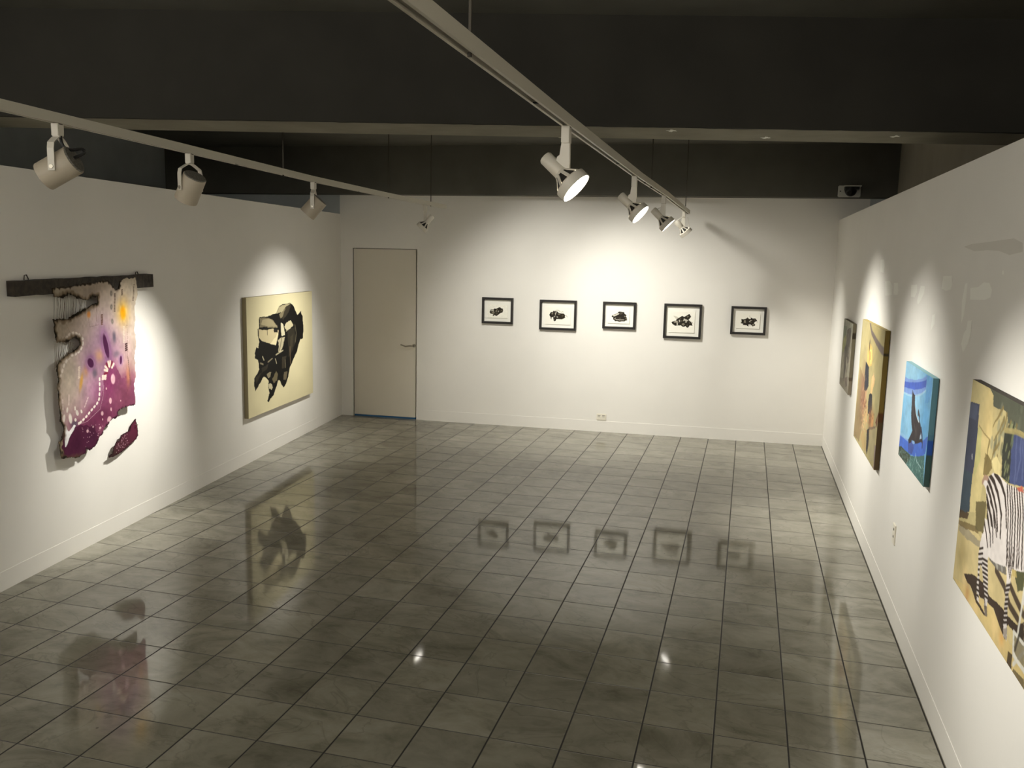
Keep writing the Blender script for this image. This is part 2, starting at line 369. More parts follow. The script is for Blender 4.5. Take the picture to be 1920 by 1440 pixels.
def adapter(t, p, d, h=0.16, w=0.125):
    up = Vector((0,0,1)); s = d.cross(up).normalized()
    bm = bmesh.new(); obox(bm, p - up*(h*T/2 + 0.0004), s, d, up, 0.098*T, w*T, h*T)
    bmesh.ops.bevel(bm, geom=bm.edges[:], offset=0.006*T, segments=2, affect='EDGES')
    a = link('track_adapter', bm, M['lampwhite'], t)
    bm = bmesh.new(); obox(bm, p - up*0.012*T, s, d, up, 0.1*T, 0.075*T, 0.012*T); link('latch', bm, M['slotgrey'], a)

CANS = [(-2.14, (-0.831,-0.249,-0.497), 'can spotlight with a black cable, first on the left track', True),
        (1.15, (-0.523,0.15,-0.839), 'can spotlight pointing steeply down, middle of three on the left track', False),
        (6.69, (-0.62,-0.215,-0.755), 'can spotlight in front of the far beam, third on the left track', False)]
for i, (y, dv, lab, cable) in enumerate(CANS):
    p, td = at_L(y); d = Vector(dv).normalized(); up = Vector((0,0,1))
    t = thing('can_spotlight', 'off-white cylindrical ' + lab, 'spotlight', p, 'can spotlights on the left track')
    adapter(t, p, td)
    piv = p - up*0.56*T; R_, L_ = 0.19*T, 0.46*T
    s = d.cross(up).normalized(); f = s.cross(up).normalized()     # s: hinge axis
    # yoke
    top = p - up*0.17*T; rr = R_ + 0.022*T; pts = []
    for a in [k/8 for k in range(9)]:
        pass
    arm = [top + s*0.02*T, top + s*0.07*T - up*0.015*T, top + s*(rr*0.62) - up*0.05*T, top + s*(rr*0.92) - up*0.09*T, top + s*rr - up*0.16*T, piv + s*rr - up*0.05*T]
    for sg in (1, -1):
        q = [top + s*sg*((x-top).dot(s)) + up*((x-top).dot(up)) for x in arm]
        nd = []
        for k in range(len(q)):
            tg = (q[min(k+1,len(q)-1)] - q[max(k-1,0)]).normalized(); nd.append(tg.cross(f).normalized())
        bm = bmesh.new(); strip(bm, q, f, 0.085*T, nd, 0.014*T); link('yoke_arm', bm, M['lampwhite'], t)
        bm = bmesh.new(); lathe(bm, piv + s*sg*(rr-0.012*T), s*sg, [(0,.03*T),(0.03*T,.026*T)], 12); link('pivot_screw', bm, M['nickel'], t)
    bm = bmesh.new(); obox(bm, top + up*0.004*T, s, f, up, 0.1*T, 0.085*T, 0.02*T); link('yoke_bridge', bm, M['lampwhite'], t)
    # can body: open at the front, closed by a perforated cap
    b0 = piv - d*(L_*0.5)
    bm = bmesh.new(); lathe(bm, b0, d, [(0.012*T,R_*0.97),(0.02*T,R_),(L_,R_),(L_,R_*0.93),(0.1*T,R_*0.93)], 36, True, False); link('can_body', bm, M['canpaint'], t, True)
    bm = bmesh.new(); lathe(bm, b0 - d*0.001*T, d, [(-0.004*T,R_*0.9),(0.014*T,R_*0.97)], 36); cp = link('back_cap', bm, M['cap'], t); cp['label'] = 'perforated grey cap'
    bm = bmesh.new(); lathe(bm, b0 + d*(L_*0.72), d, [(0,R_*0.5),(0.02*T,R_*0.91)], 28, True, True); ln = link('lamp_lens', bm, M['lens'], t)
    if cable:
        u2 = s.cross(d).normalized()
        q0 = top + up*0.02*T + f*0.03*T
        pts = bez(q0, q0 - up*0.3*T + s*0.02*T, q0 - up*0.26*T - d*0.28*T, b0 - d*0.16*T + u2*0.05*T, 9) + bez(b0 - d*0.16*T + u2*0.05*T, b0 - d*0.2*T, b0 - d*0.12*T, b0 + u2*0.02*T, 6)[1:]
        bm = bmesh.new(); tube(bm, pts, 0.02*T, 8); cb = link('cable', bm, M['black'], t, True); cb['label'] = 'black supply cable'
    spot('lamp_light', b0 + d*(L_*0.80), d, POW_L[i], (85, 56, 60)[i], 1.0, t)

def bulb_head(t, piv, d, face_r=0.215, wires=()):
    up = Vector((0,0,1)); s = d.cross(up).normalized(); u = s.cross(d).normalized()
    # socket housing behind the pivot
    hb = piv - d*0.10*T
    bm = bmesh.new(); lathe(bm, hb + d*0.03*T, -d, [(0,0.075*T),(0.02*T,0.088*T),(0.27*T,0.088*T),(0.29*T,0.075*T)], 20); link('socket_housing', bm, M['lampwhite'], t, True)
    # cage: cone with dark openings between ribs
    c0 = piv - d*0.08*T
    bm = bmesh.new(); lathe(bm, c0, d, [(0,0.07*T),(0.05*T,0.095*T),(0.15*T,0.175*T)], 28); link('cage_lining', bm, M['cagedark'], t)
    bm = bmesh.new()
    for k in range(8):
        a = 2*math.pi*(k+0.5)/8; r = s*math.cos(a) + u*math.sin(a); tg = (-s*math.sin(a) + u*math.cos(a))
        q = [c0 + r*0.078*T, c0 + d*0.05*T + r*0.106*T, c0 + d*0.155*T + r*0.19*T]
        strip(bm, q, tg, 0.04*T, [r]*3, 0.014*T)
    lathe(bm, c0 - d*0.01*T, d, [(0,0.085*T),(0.035*T,0.098*T)], 24); link('cage', bm, M['lampwhite'], t)
    r0 = c0 + d*0.15*T
    bm = bmesh.new(); lathe(bm, r0, d, [(0,face_r*0.86*T),(0.02*T,face_r*T),(0.125*T,face_r*T),(0.13*T,face_r*0.96*T),(0.10*T,face_r*0.93*T)], 36, False, False); link('ring', bm, M['lampwhite'], t, True)
    fc = r0 + d*0.112*T
    bm = bmesh.new(); lathe(bm, fc - d*0.02*T, d, [(0,face_r*0.5*T),(0.0,face_r*0.92*T),(0.016*T,face_r*0.93*T),(0.03*T,face_r*0.6*T),(0.034*T,0.01*T)], 36); link('lamp_lens', bm, M['lens'], t, True)
    for w in wires:
        bm = bmesh.new(); tube(bm, w, 0.011*T, 8); link('cable', bm, M['lampwhite'], t, True)
    return fc + d*0.03*T

RH = [(-1.16, (0.735,-0.08,-0.673), 'lit lamp head nearest the viewer on the right track, largest of the four'),
      (5.34, (0.742,-0.115,-0.66), 'second lit lamp head along the right track, below the dark beam edge'),
      (10.61, (0.715,0.03,-0.698), 'third lit lamp head along the right track, against the white wall'),
      (17.7, (0.649,0.169,-0.742), 'last lamp head at the end of the right track, turned away')]
for i, (y, dv, lab) in enumerate(RH):
    p, td = at_R(y); d = Vector(dv).normalized(); up = Vector((0,0,1)); s = Vector((1,0,0))
    t = thing('track_lamp', 'white ' + lab, 'track lamp', p, 'lamp heads on the right track')
    adapter(t, p, td, 0.2, 0.15)
    piv = p - up*0.60*T
    # flat stem widening into the knuckle
    bm = bmesh.new()
    out = [(-0.05,-0.19),(0.05,-0.19),(0.055,-0.52),(0.03,-0.66),(-0.07,-0.66),(-0.13,-0.50),(-0.10,-0.36),(-0.07,-0.34)]
    a_ = [bm.verts.new(p + s*x*T + up*z*T - td*0.035*T) for x, z in out]; b_ = [bm.verts.new(p + s*x*T + up*z*T + td*0.035*T) for x, z in out]
    bm.faces.new(a_[::-1]); bm.faces.new(b_)
    for k in range(len(out)): bm.faces.new((a_[k], a_[(k+1)%len(out)], b_[(k+1)%len(out)], b_[k]))
    link('stem', bm, M['lampwhite'], t)
    for dz, dx in ((-0.60, 0.02), (-0.63, -0.05)):
        bm = bmesh.new(); lathe(bm, p + up*dz*T + s*dx*T - td*0.03*T, -td, [(0,0.018*T),(0.02*T,0.014*T)], 10); link('knuckle_screw', bm, M['nickel'], t)
    wires = []
    if i == 2: wires = [bez(p - up*0.3*T - s*0.04*T, p - up*0.3*T - s*0.16*T, p - up*0.36*T - s*0.17*T, p - up*0.44*T - s*0.15*T, 8)]
    if i == 3: wires = [bez(p - up*0.2*T - s*0.04*T, p - up*0.3*T - s*0.2*T, p - up*0.4*T - s*0.42*T, p - up*0.5*T - s*0.2*T, 8), bez(p - up*0.2*T + s*0.12*T, p - up*0.32*T + s*0.14*T, p - up*0.45*T + s*0.17*T, p - up*0.56*T + s*0.2*T, 8)]
    q = bulb_head(t, piv + s*0.0, d, 0.215, wires)
    spot('lamp_light', q, d, POW_R[i], (64, 68, 80, 72)[i], 1.0, t)

# small lamp at the far end of the left track
p, td = at_L(15.3); d = Vector((-0.66,-0.16,-0.735)).normalized(); up = Vector((0,0,1)); s = Vector((1,0,0))
t = thing('track_lamp', 'small white lamp head above the door at the far end of the left track', 'track lamp', p)
adapter(t, p, td, 0.2, 0.12)
bm = bmesh.new(); obox(bm, p - up*0.40*T, s, td, up, 0.09*T, 0.05*T, 0.44*T); link('stem', bm, M['lampwhite'], t)
q = bulb_head(t, p - up*0.62*T, d, 0.2)
spot('lamp_light', q, d, POW_L[3], 84, 1.0, t)

# two ceiling lamps in the bay behind the middle beam: they light the back wall
for i, (x, y, z, tx, tz) in enumerate(((-7.5, 14.2, 10.35, -4.2, 2.1), (-9.5, 11.8, 10.28, -8.6, 2.4))):
    p = P(x, y, CEIL_Z); d = (WB(tx, tz) - P(x, y, z)).normalized(); up = Vector((0,0,1))
    t = thing('ceiling_lamp', ('white ceiling lamp behind the middle beam aimed at the rightmost framed prints', 'white ceiling lamp behind the middle beam aimed at the leftmost framed prints')[i], 'ceiling lamp', p)
    bm = bmesh.new(); lathe(bm, p, -up, [(0,0.16*T),(0.05*T,0.16*T),(0.06*T,0.03*T),(0.2*T,0.03*T)], 20); link('canopy', bm, M['lampwhite'], t, True)
    q = bulb_head(t, p - up*(CEIL_Z-z)*T, d, 0.2)
    spot('lamp_light', q, d, POW_C[i], (78, 72)[i], 1.0, t, 0.14)

# ------------------------------------------------------------------ painting on grids of coloured vertices
def smooth_noise(h, w, cells, rs):
    g = rs.rand(cells+2, cells+2); y = np.linspace(0, cells, h); x = np.linspace(0, cells, w)
    yi = np.minimum(y.astype(int), cells); xi = np.minimum(x.astype(int), cells); fy = (y-yi)[:,None]; fx = (x-xi)[None]
    fy = fy*fy*(3-2*fy); fx = fx*fx*(3-2*fx)
    a = g[np.ix_(yi, xi)]; b = g[np.ix_(yi, xi+1)]; c = g[np.ix_(yi+1, xi)]; d = g[np.ix_(yi+1, xi+1)]
    return a*(1-fy)*(1-fx) + b*(1-fy)*fx + c*fy*(1-fx) + d*fy*fx
class Art:
    def __init__(s, w, h, aspect, col, seed=1, ragged=1.0):
        s.w, s.h, s.k, s.ragged = w, h, aspect, ragged; s.rs = np.random.RandomState(seed)
        s.a = np.ones((h, w, 3))*np.asarray(col, float)
        s.V, s.U = np.meshgrid(np.linspace(0, 1, h), np.linspace(0, 1, w), indexing='ij')
        s.n1 = smooth_noise(h, w, 30, s.rs) - .5; s.n2 = smooth_noise(h, w, 30, s.rs) - .5
        s.n3 = smooth_noise(h, w, 70, s.rs) - .5; s.n4 = smooth_noise(h, w, 70, s.rs) - .5
    def put(s, m, col, al=1.0):
        m = (m*al)[..., None]; s.a = s.a*(1-m) + np.asarray(col, float)*m
    def inside(s, pts, wob=0.0):
        wob = wob*s.ragged; U = s.U + wob*(s.n1 + 0.7*s.n3); V = s.V + wob*(s.n2 + 0.7*s.n4)
        m = np.zeros(U.shape, bool); n = len(pts)
        for i in range(n):
            (x0, y0), (x1, y1) = pts[i], pts[(i+1) % n]
            if y0 == y1: continue
            c = ((y0 > V) != (y1 > V)) & (U < (x1-x0)*(V-y0)/(y1-y0) + x0); m ^= c
        return m
    def poly(s, pts, col, al=1.0, wob=0.0): s.put(s.inside(pts, wob).astype(float), col, al)
    def blob(s, c, rx, ry, col, al=1.0, hard=1.0, rot=0.0):
        """rx, ry in fractions of the height"""
        x = (s.U-c[0])*s.k; y = s.V-c[1]; ca, sa = math.cos(rot), math.sin(rot)
        r = ((x*ca+y*sa)/rx)**2 + ((-x*sa+y*ca)/ry)**2
        s.put(np.exp(-r**hard), col, al)
    def disc(s, c, rx, ry, col, al=1.0, rot=0.0):
        x = (s.U-c[0])*s.k; y = s.V-c[1]; ca, sa = math.cos(rot), math.sin(rot)
        r = np.sqrt(((x*ca+y*sa)/rx)**2 + ((-x*sa+y*ca)/ry)**2)
        s.put(np.clip((1.15-r)/0.3, 0, 1), col, al)
    def line(s, pts, wd, col, al=1.0, wd2=None, wob=0.0):
        n = len(pts)-1; X = (s.U + wob*s.n1)*s.k; Y = s.V + wob*s.n2; out = np.zeros(X.shape)
        for i in range(n):
            x0, y0 = pts[i][0]*s.k, pts[i][1]; x1, y1 = pts[i+1][0]*s.k, pts[i+1][1]
            L2 = (x1-x0)**2 + (y1-y0)**2 + 1e-12; tt = np.clip(((X-x0)*(x1-x0) + (Y-y0)*(y1-y0))/L2, 0, 1)
            dd = np.hypot(X-x0-tt*(x1-x0), Y-y0-tt*(y1-y0))
            w_ = wd if wd2 is None else wd + (wd2-wd)*((i+tt)/n)
            out = np.maximum(out, np.clip((w_-dd)/(0.45*w_)+0.4, 0, 1))
        s.put(out, col, al)
    def dashes(s, pts, n, ln, wd, col, al=1.0):
        P_ = np.array(pts, float); seg = np.hypot(*(np.diff(P_, axis=0)*[s.k, 1]).T); cs = np.r_[0, np.cumsum(seg)]
        for i in range(n):
            q = [[np.interp(v, cs, P_[:, j]) for j in (0, 1)] for v in (cs[-1]*(i+.5)/n - ln/2, cs[-1]*(i+.5)/n + ln/2)]
            s.line(q, wd, col, al)
    def ticks(s, pts, n, ln, wd, col, al=1.0):
        (x0, y0), (x1, y1) = pts[0], pts[-1]
        for i in range(n):
            f = (i+.5)/n; x = x0+(x1-x0)*f; y = y0+(y1-y0)*f
            s.line([(x-ln/2/s.k, y), (x+ln/2/s.k, y-ln*.12)], wd, col, al)
    def noise(s, amp, cells, aspect_cells=None):
        s.a *= (1 + amp*(smooth_noise(s.h, s.w, cells, s.rs)[..., None]-.5)*2)
    def brush(s, amp, cells, ang=0.0):
        s.noise(amp, cells); s.noise(amp*0.6, cells*3)
    def at(s, u, v): return s.a[min(s.h-1, int(v*(s.h-1))), min(s.w-1, int(u*(s.w-1)))]
def grid(name, art, fmap, m, parent, keep=None, thick=0.0):
    h, w = art.h, art.w
    vs_ = [fmap(u, v) for v in np.linspace(0, 1, h) for u in np.linspace(0, 1, w)]
    fs = [(j*w+i, j*w+i+1, (j+1)*w+i+1, (j+1)*w+i) for j in range(h-1) for i in range(w-1) if keep is None or (keep[j, i] and keep[j+1, i+1] and keep[j+1, i] and keep[j, i+1])]
    col = np.concatenate([lin(np.clip(art.a, 0, 255)).reshape(-1, 3), np.ones((h*w, 1))], 1)
    if keep is not None:
        used = sorted({i for f in fs for i in f}); mp = {o: k for k, o in enumerate(used)}
        vs_ = [vs_[i] for i in used]; fs = [tuple(mp[i] for i in f) for f in fs]; col = col[used]
    me = bpy.data.meshes.new(name); me.from_pydata(vs_, [], fs); me.update()
    at_ = me.color_attributes.new('Col', 'FLOAT_COLOR', 'POINT'); at_.data.foreach_set('color', col.astype(np.float32).ravel())
    me.materials.append(m)
    o = bpy.data.objects.new(name, me); C.objects.link(o)
    if thick:
        md = o.modifiers.new('thickness', 'SOLIDIFY'); md.thickness = thick; md.offset = 0
    attach(o, parent); return o
def canvas_on(name, label, art, W, s0, s1, z0, z1, d, near=None, cat='painting', edge=(120,110,92), top=None, group=None):
    """stretched canvas on wall W from s0 (left in view) to s1, face at distance d"""
    t = thing(name, label, cat, W((s0+s1)/2, z0, 0), group)
    grid('canvas_face', art, lambda u, v: W(s0+(s1-s0)*u, z1+(z0-z1)*v, d), M['art'], t)
    n = 60
    def side(nm, pa, pb, cols):
        a = Art(2, n, 1, (0,0,0)); a.a = np.repeat(np.array(cols, float)[:, None], 2, 1)
        grid(nm, a, lambda u, v: pa(v).lerp(pb(v), u), M['art'], t)
    ec = near or (lambda v: edge)
    side('canvas_edge', lambda v: W(s1, z1+(z0-z1)*v, d), lambda v: W(s1, z1+(z0-z1)*v, 0.01), [ec(v) for v in np.linspace(0, 1, n)] if W is WR else [edge]*n)
    side('canvas_edge', lambda v: W(s0, z1+(z0-z1)*v, 0.01), lambda v: W(s0, z1+(z0-z1)*v, d), [edge]*n if W is WR else [ec(v) for v in np.linspace(0, 1, n)])
    tp = top or edge
    side('canvas_edge', lambda v: W(s0+(s1-s0)*v, z1, 0.01), lambda v: W(s0+(s1-s0)*v, z1, d), [tp]*n)
    side('canvas_edge', lambda v: W(s0+(s1-s0)*v, z0, d), lambda v: W(s0+(s1-s0)*v, z0, 0.01), [edge]*n)
    return t

# ---- torn stained textile hanging from a charred plank (left wall)
t = thing('wall_hanging', 'torn beige and purple textile with burnt edges hanging from a charred plank', 'wall hanging', WL(4.1, 5.8, 0))
# plank
bm = bmesh.new()
ny = 24
rows = []
for i in range(ny+1):
    y = 1.74 + (6.45-1.74)*i/ny; j = lambda a: (random.random()-.5)*a
    tilt = 0.012*(i/ny)
    rows.append([bm.verts.new(WL(y, 5.635+0.03*i/ny+j(.02), 0.01)), bm.verts.new(WL(y, 5.635+0.03*i/ny+j(.02), 0.20+j(.01))), bm.verts.new(WL(y, 5.925+0.045*i/ny+j(.02), 0.20+j(.01))), bm.verts.new(WL(y, 5.925+0.045*i/ny+j(.02), 0.01))])
for a, b in zip(rows, rows[1:]):
    for k in range(4): bm.faces.new((a[k], a[(k+1)%4], b[(k+1)%4], b[k]))
bm.faces.new(rows[0][::-1]); bm.faces.new(rows[-1])
pk = link('plank', bm, M['char'], t); pk['label'] = 'charred dark plank'
for y in (2.22, 5.98):
    bm = bmesh.new()
    tube(bm, [WL(y-.06, 5.93, 0.06), WL(y-.03, 6.02, 0.05), WL(y+.03, 6.03, 0.05), WL(y+.07, 5.94, 0.06)], 0.012*T, 6)
    link('wire_hook', bm, M['rod'], t)

a = Art(320, 370, 3.4/3.85, (176, 164, 141), 5)
# broad staining: beige, then rose, then plum
for c, rx, ry, col, al in [
    ([(0.483,0.300)][0], .30, .34, (196,176,166), .8), ([(0.396,0.572)][0], .30, .2, (190,164,160), .8),
    ([(0.742,0.392)][0], .26, .30, (188,166,158), .6), ([(0.617,0.454)][0], .17, .13, (140, 96, 128), .75),
    ([(0.405,0.468)][0], .10, .09, (140, 102, 132), .6), ([(0.577,0.342)][0], .10, .12, (142, 108, 138), .6),
    ([(0.484,0.655)][0], .16, .12, (152, 98, 138), .7), ([(0.242,0.751)][0], .15, .10, (180,140,150), .6),
    ([(0.233,0.535)][0], .11, .16, (196,182,162), .8), ([(0.828,0.645)][0], .10, .16, (178,120,120), .6)]:
    a.blob(c, rx, ry, col, al)
plum = (106, 44, 74)
a.poly([(0.611,0.521),(0.697,0.517),(0.743,0.587),(0.902,0.635),(0.925,0.812),(0.704,0.835),(0.422,0.987),(0.119,0.978),(0.132,0.844),(0.314,0.798),(0.475,0.761),(0.539,0.680),(0.555,0.592)], plum, .8, .02)
for c, rx, ry in [([(0.794,0.612)][0], .09, .05), ([(0.898,0.683)][0], .06, .08), ([(0.515,0.677)][0], .05, .08), ([(0.443,0.756)][0], .07, .05), ([(0.661,0.532)][0], .05, .05), ([(0.252,0.805)][0], .06, .04)]: a.blob(c, rx, ry, (126, 68, 98), .75)
a.blob([(0.884,0.633)][0], .07, .05, (150, 96, 108), .6)
a.blob([(0.504,0.802)][0], .2, .07, (98, 36, 66), .7); a.blob([(0.803,0.718)][0], .09, .11, (112, 56, 76), .6)
a.poly([(0.132,0.835),(0.313,0.811),(0.436,0.836),(0.491,0.946),(0.357,1.010),(0.119,0.978)], (70, 26, 50), .85, .02)
a.blob([(0.274,0.905)][0], .06, .05, (60, 20, 44), .6); a.blob([(0.621,0.600)][0], .05, .09, (120, 42, 86), .6)
a.blob([(0.414,0.895)][0], .06, .06, (70, 28, 54), .7)
# suns and ochre stains
a.blob([(0.810,0.212)][0], .055, .075, (226,178,74), .9); a.blob([(0.810,0.217)][0], .026, .04, (232,158,20), 1, 2)
a.blob([(0.449,0.206)][0], .017, .02, (214,140,70), .9, 2); a.blob([(0.535,0.446)][0], .04, .035, (200,150,96), .6)
a.blob([(0.342,0.574)][0], .014, .05, (206,150,60), .8, 1.5, .3); a.blob([(0.832,0.598)][0], .02, .06, (196,132,80), .6)
a.blob([(0.393,0.519)][0], .02, .03, (200,140,70), .5)
# dark seeds with halos
def seed(c, rx, ry, rot, halo=(132,84,130)):
    a.blob(c, rx*2.1, ry*1.45, halo, .75, 2, rot); a.disc(c, rx*1.08, ry*1.04, (206,180,190), .8, rot); a.disc(c, rx, ry, (74,32,66), 1, rot)
seed([(0.608,0.399)][0], .021, .076, -.22); seed([(0.444,0.479)][0], .024, .032, -.75); seed([(0.756,0.494)][0], .012, .026, .15, (150,110,150))
for c, rx, ry, al in [([(0.699,0.352)][0], .016, .035, .9), ([(0.478,0.542)][0], .02, .025, .8), ([(0.711,0.454)][0], .03, .02, .6), ([(0.253,0.796)][0], .03, .02, .8)]:
    a.blob(c, rx, ry, (92, 84, 96), al, 1.5)
for c in ([(0.681,0.097)][0], [(0.685,0.176)][0], [(0.688,0.260)][0]):
    a.blob(c, .011, .016, (96,90,84), .9, 2); a.blob(c, .005, .008, (150,140,126), .9, 2)
# stitched marks
ink = (84,66,56)
a.ticks([(0.720,0.098),(0.720,0.207)], 13, .012, .0026, ink); a.ticks([(0.800,0.078),(0.801,0.115)], 5, .014, .0026, ink)
a.ticks([(0.943,0.050),(0.927,0.153)], 12, .010, .0022, ink); a.ticks([(0.583,0.213),(0.578,0.275)], 8, .015, .003, (104,74,62))
a.ticks([(0.827,0.399),(0.826,0.448)], 4, .018, .005, (60,36,38)); a.ticks([(0.812,0.296),(0.800,0.397)], 11, .013, .003, (206,190,170), .8)
a.ticks([(0.330,0.486),(0.321,0.554)], 7, .012, .0045, (226,206,190), .9); a.dashes([(0.848,0.289),(0.836,0.485),(0.856,0.629)], 26, .006, .0018, ink, .9)
a.line([(0.594,0.147),(0.595,0.209)], .0012, ink, .6); a.line([(0.443,0.227),(0.454,0.276),(0.550,0.269)], .0012, ink, .5); a.line([(0.841,0.485),(0.859,0.658)], .0015, ink, .7)
a.line([(0.223,0.247),(0.262,0.300)], .0015, (150,130,110), .5); a.line([(0.526,0.179),(0.523,0.249)], .0012, ink, .5)
# white bead trails
wht = (228,216,206)
a.dashes([(0.206,0.325),(0.247,0.303),(0.292,0.297),(0.343,0.311),(0.378,0.339),(0.376,0.369),(0.350,0.397),(0.311,0.413),(0.258,0.418),(0.215,0.438),(0.184,0.462),(0.161,0.497),(0.135,0.531),(0.121,0.580),(0.115,0.638),(0.120,0.693),(0.139,0.734)], 23, .009, .0082, wht)
a.dashes([(0.524,0.566),(0.518,0.641),(0.506,0.694),(0.482,0.717),(0.420,0.748),(0.362,0.779),(0.298,0.802)], 12, .009, .0072, wht)
a.dashes([(0.154,0.643),(0.150,0.702)], 4, .008, .004, (226,206,200)); a.dashes([(0.216,0.626),(0.210,0.686)], 3, .012, .0045, (224,204,196)); a.dashes([(0.403,0.666),(0.359,0.721)], 4, .008, .0038, (216,190,190))
a.dashes([(0.268,0.703),(0.269,0.720)], 1, .012, .006, wht)
for c, rx, ry, rot in [([(0.155,0.750)][0], .011, .022, .3), ([(0.218,0.760)][0], .014, .029, -.15), ([(0.286,0.739)][0], .011, .018, -.4), ([(0.192,0.709)][0], .008, .015, .2), ([(0.328,0.738)][0], .007, .012, -.4), ([(0.266,0.775)][0], .009, .010, -.6), ([(0.298,0.800)][0], .010, .008, -.5)]:
    a.disc(c, rx, ry, wht, 1, rot)
# arch of cream bars
for i in range(8):
    an = math.pi*(1.02 - i/9.0); c0 = [(0.634,0.551)][0]
    x0 = (c0[0] + 0.026*math.cos(an)/a.k, c0[1] - 0.026*math.sin(an)*1.3); x1 = (c0[0] + 0.052*math.cos(an)/a.k, c0[1] - 0.050*math.sin(an)*1.25)
    a.line([x0, x1], .0075, (232,206,190) if i % 3 else (120,40,60))
a.poly([(0.549,0.560),(0.596,0.563),(0.588,0.592),(0.544,0.588)], (226,196,184))
# white root
a.poly([(0.172,0.793),(0.185,0.819),(0.198,0.828),(0.250,0.800),(0.267,0.807),(0.235,0.836),(0.200,0.860),(0.173,0.898),(0.154,0.910),(0.150,0.864),(0.158,0.840),(0.158,0.806)], (236,232,232), 1, .004)
# pale bubbles in the plum
for c, rx, ry in [([(0.659,0.596)][0], .020, .030), ([(0.618,0.719)][0], .012, .018), ([(0.527,0.780)][0], .011, .013), ([(0.596,0.827)][0], .02, .019), ([(0.375,0.857)][0], .010, .010), ([(0.584,0.643)][0], .005, .007), ([(0.620,0.770)][0], .006, .011), ([(0.498,0.860)][0], .010, .007), ([(0.430,0.842)][0], .006, .006), ([(0.527,0.815)][0], .005, .006), ([(0.730,0.735)][0], .004, .005)]:
    a.disc(c, rx, ry, (222,180,184), .85)
for i in range(40):
    c = [(0.513,0.877)][0]; a.disc((c[0]+a.rs.uniform(-.2,.12), c[1]+a.rs.uniform(-.06,.07)), .003, .003, (214,170,180), .6)
a.dashes([(0.290,0.807),(0.375,0.803),(0.508,0.753),(0.547,0.682),(0.561,0.620)], 40, .004, .0015, (220,190,196), .7)
sil = [(0.101,0.048),(0.206,0.047),(0.308,0.038),(0.413,0.034),(0.540,0.026),(0.655,0.020),(0.694,0.053),(0.726,0.072),(0.770,0.068),(0.791,0.019),(0.899,0.012),(0.968,0.013),(0.982,0.070),(0.981,0.127),(0.948,0.191),(0.952,0.258),(0.932,0.323),(0.949,0.410),(0.924,0.484),(0.929,0.600),(0.903,0.664),(0.913,0.733),(0.912,0.791),(0.871,0.790),(0.816,0.786),(0.726,0.787),(0.689,0.804),(0.697,0.824),(0.635,0.828),(0.600,0.846),(0.565,0.858),(0.539,0.872),(0.528,0.898),(0.494,0.910),(0.441,0.959),(0.384,0.966),(0.354,0.951),(0.344,0.980),(0.296,0.989),(0.192,0.980),(0.114,0.960),(0.104,0.907),(0.101,0.863),(0.139,0.845),(0.150,0.804),(0.118,0.756),(0.119,0.672),(0.112,0.595),(0.125,0.530),(0.108,0.487),(0.123,0.447),(0.163,0.426),(0.230,0.403),(0.298,0.388),(0.345,0.367),(0.348,0.337),(0.296,0.324),(0.236,0.342),(0.136,0.338),(0.111,0.305),(0.110,0.248),(0.106,0.213),(0.148,0.209),(0.248,0.213),(0.339,0.189),(0.432,0.168),(0.468,0.154),(0.532,0.143),(0.535,0.116),(0.484,0.109),(0.436,0.131),(0.346,0.115),(0.259,0.090),(0.201,0.101),(0.124,0.095),(0.103,0.076)]
keep = a.inside(sil, 0.012)
# scorch the cut edges, but only where the cloth was burnt
def dist_to(pts):
    X = s_.U*s_.k; Y = s_.V; best = np.full(X.shape, 9.0)
    for (x0, y0), (x1, y1) in zip(pts, pts[1:]):
        x0, x1 = x0*s_.k, x1*s_.k; L2 = (x1-x0)**2+(y1-y0)**2+1e-12
        tt = np.clip(((X-x0)*(x1-x0)+(Y-y0)*(y1-y0))/L2, 0, 1); best = np.minimum(best, np.hypot(X-x0-tt*(x1-x0), Y-y0-tt*(y1-y0)))
    return best
s_ = a
burnt = sil[38:] + sil[:1]
dd = dist_to(burnt) + 0.016*(a.n3 + a.n1)
a.put(np.clip(1.0 - (dd-0.008)/0.022, 0, 1), (92, 74, 52), .75); a.put(np.clip(1.0 - (dd-0.002)/0.010, 0, 1), (34, 28, 20), .95)
dd = dist_to(sil[0:10]) + 0.016*a.n3; a.put(np.clip(1.0 - (dd-0.003)/0.010, 0, 1), (44, 36, 26), .9)
dd = dist_to(sil[22:39]) + 0.016*a.n3; a.put(np.clip(1.0 - (dd-0.002)/0.012, 0, 1), (48, 24, 34), .9)
a.blob([(0.499,0.128)][0], .03, .03, (30,24,18), .95, 2); a.blob([(0.312,0.355)][0], .03, .035, (32,26,20), .9, 2); a.blob([(0.745,0.054)][0], .022, .03, (40,34,26), .9, 2)
a.noise(.07, 14); a.noise(.05, 60)
def cloth_at(u, v):
    y = 2.4 + 3.4*u; z = 5.95 - 3.85*v
    f = min(1, max(0, (v-.09)/.12)); f = f*f*(3-2*f)
    o = 0.215*(1-f) + f*(0.185 + 0.02*v + 0.018*math.sin(9*u+2*v)*v + 0.012*math.sin(5*v+7*u)*v)
    return WL(y, z, o)
grid('cloth', a, cloth_at, M['cloth'], t, keep, 0.0035)
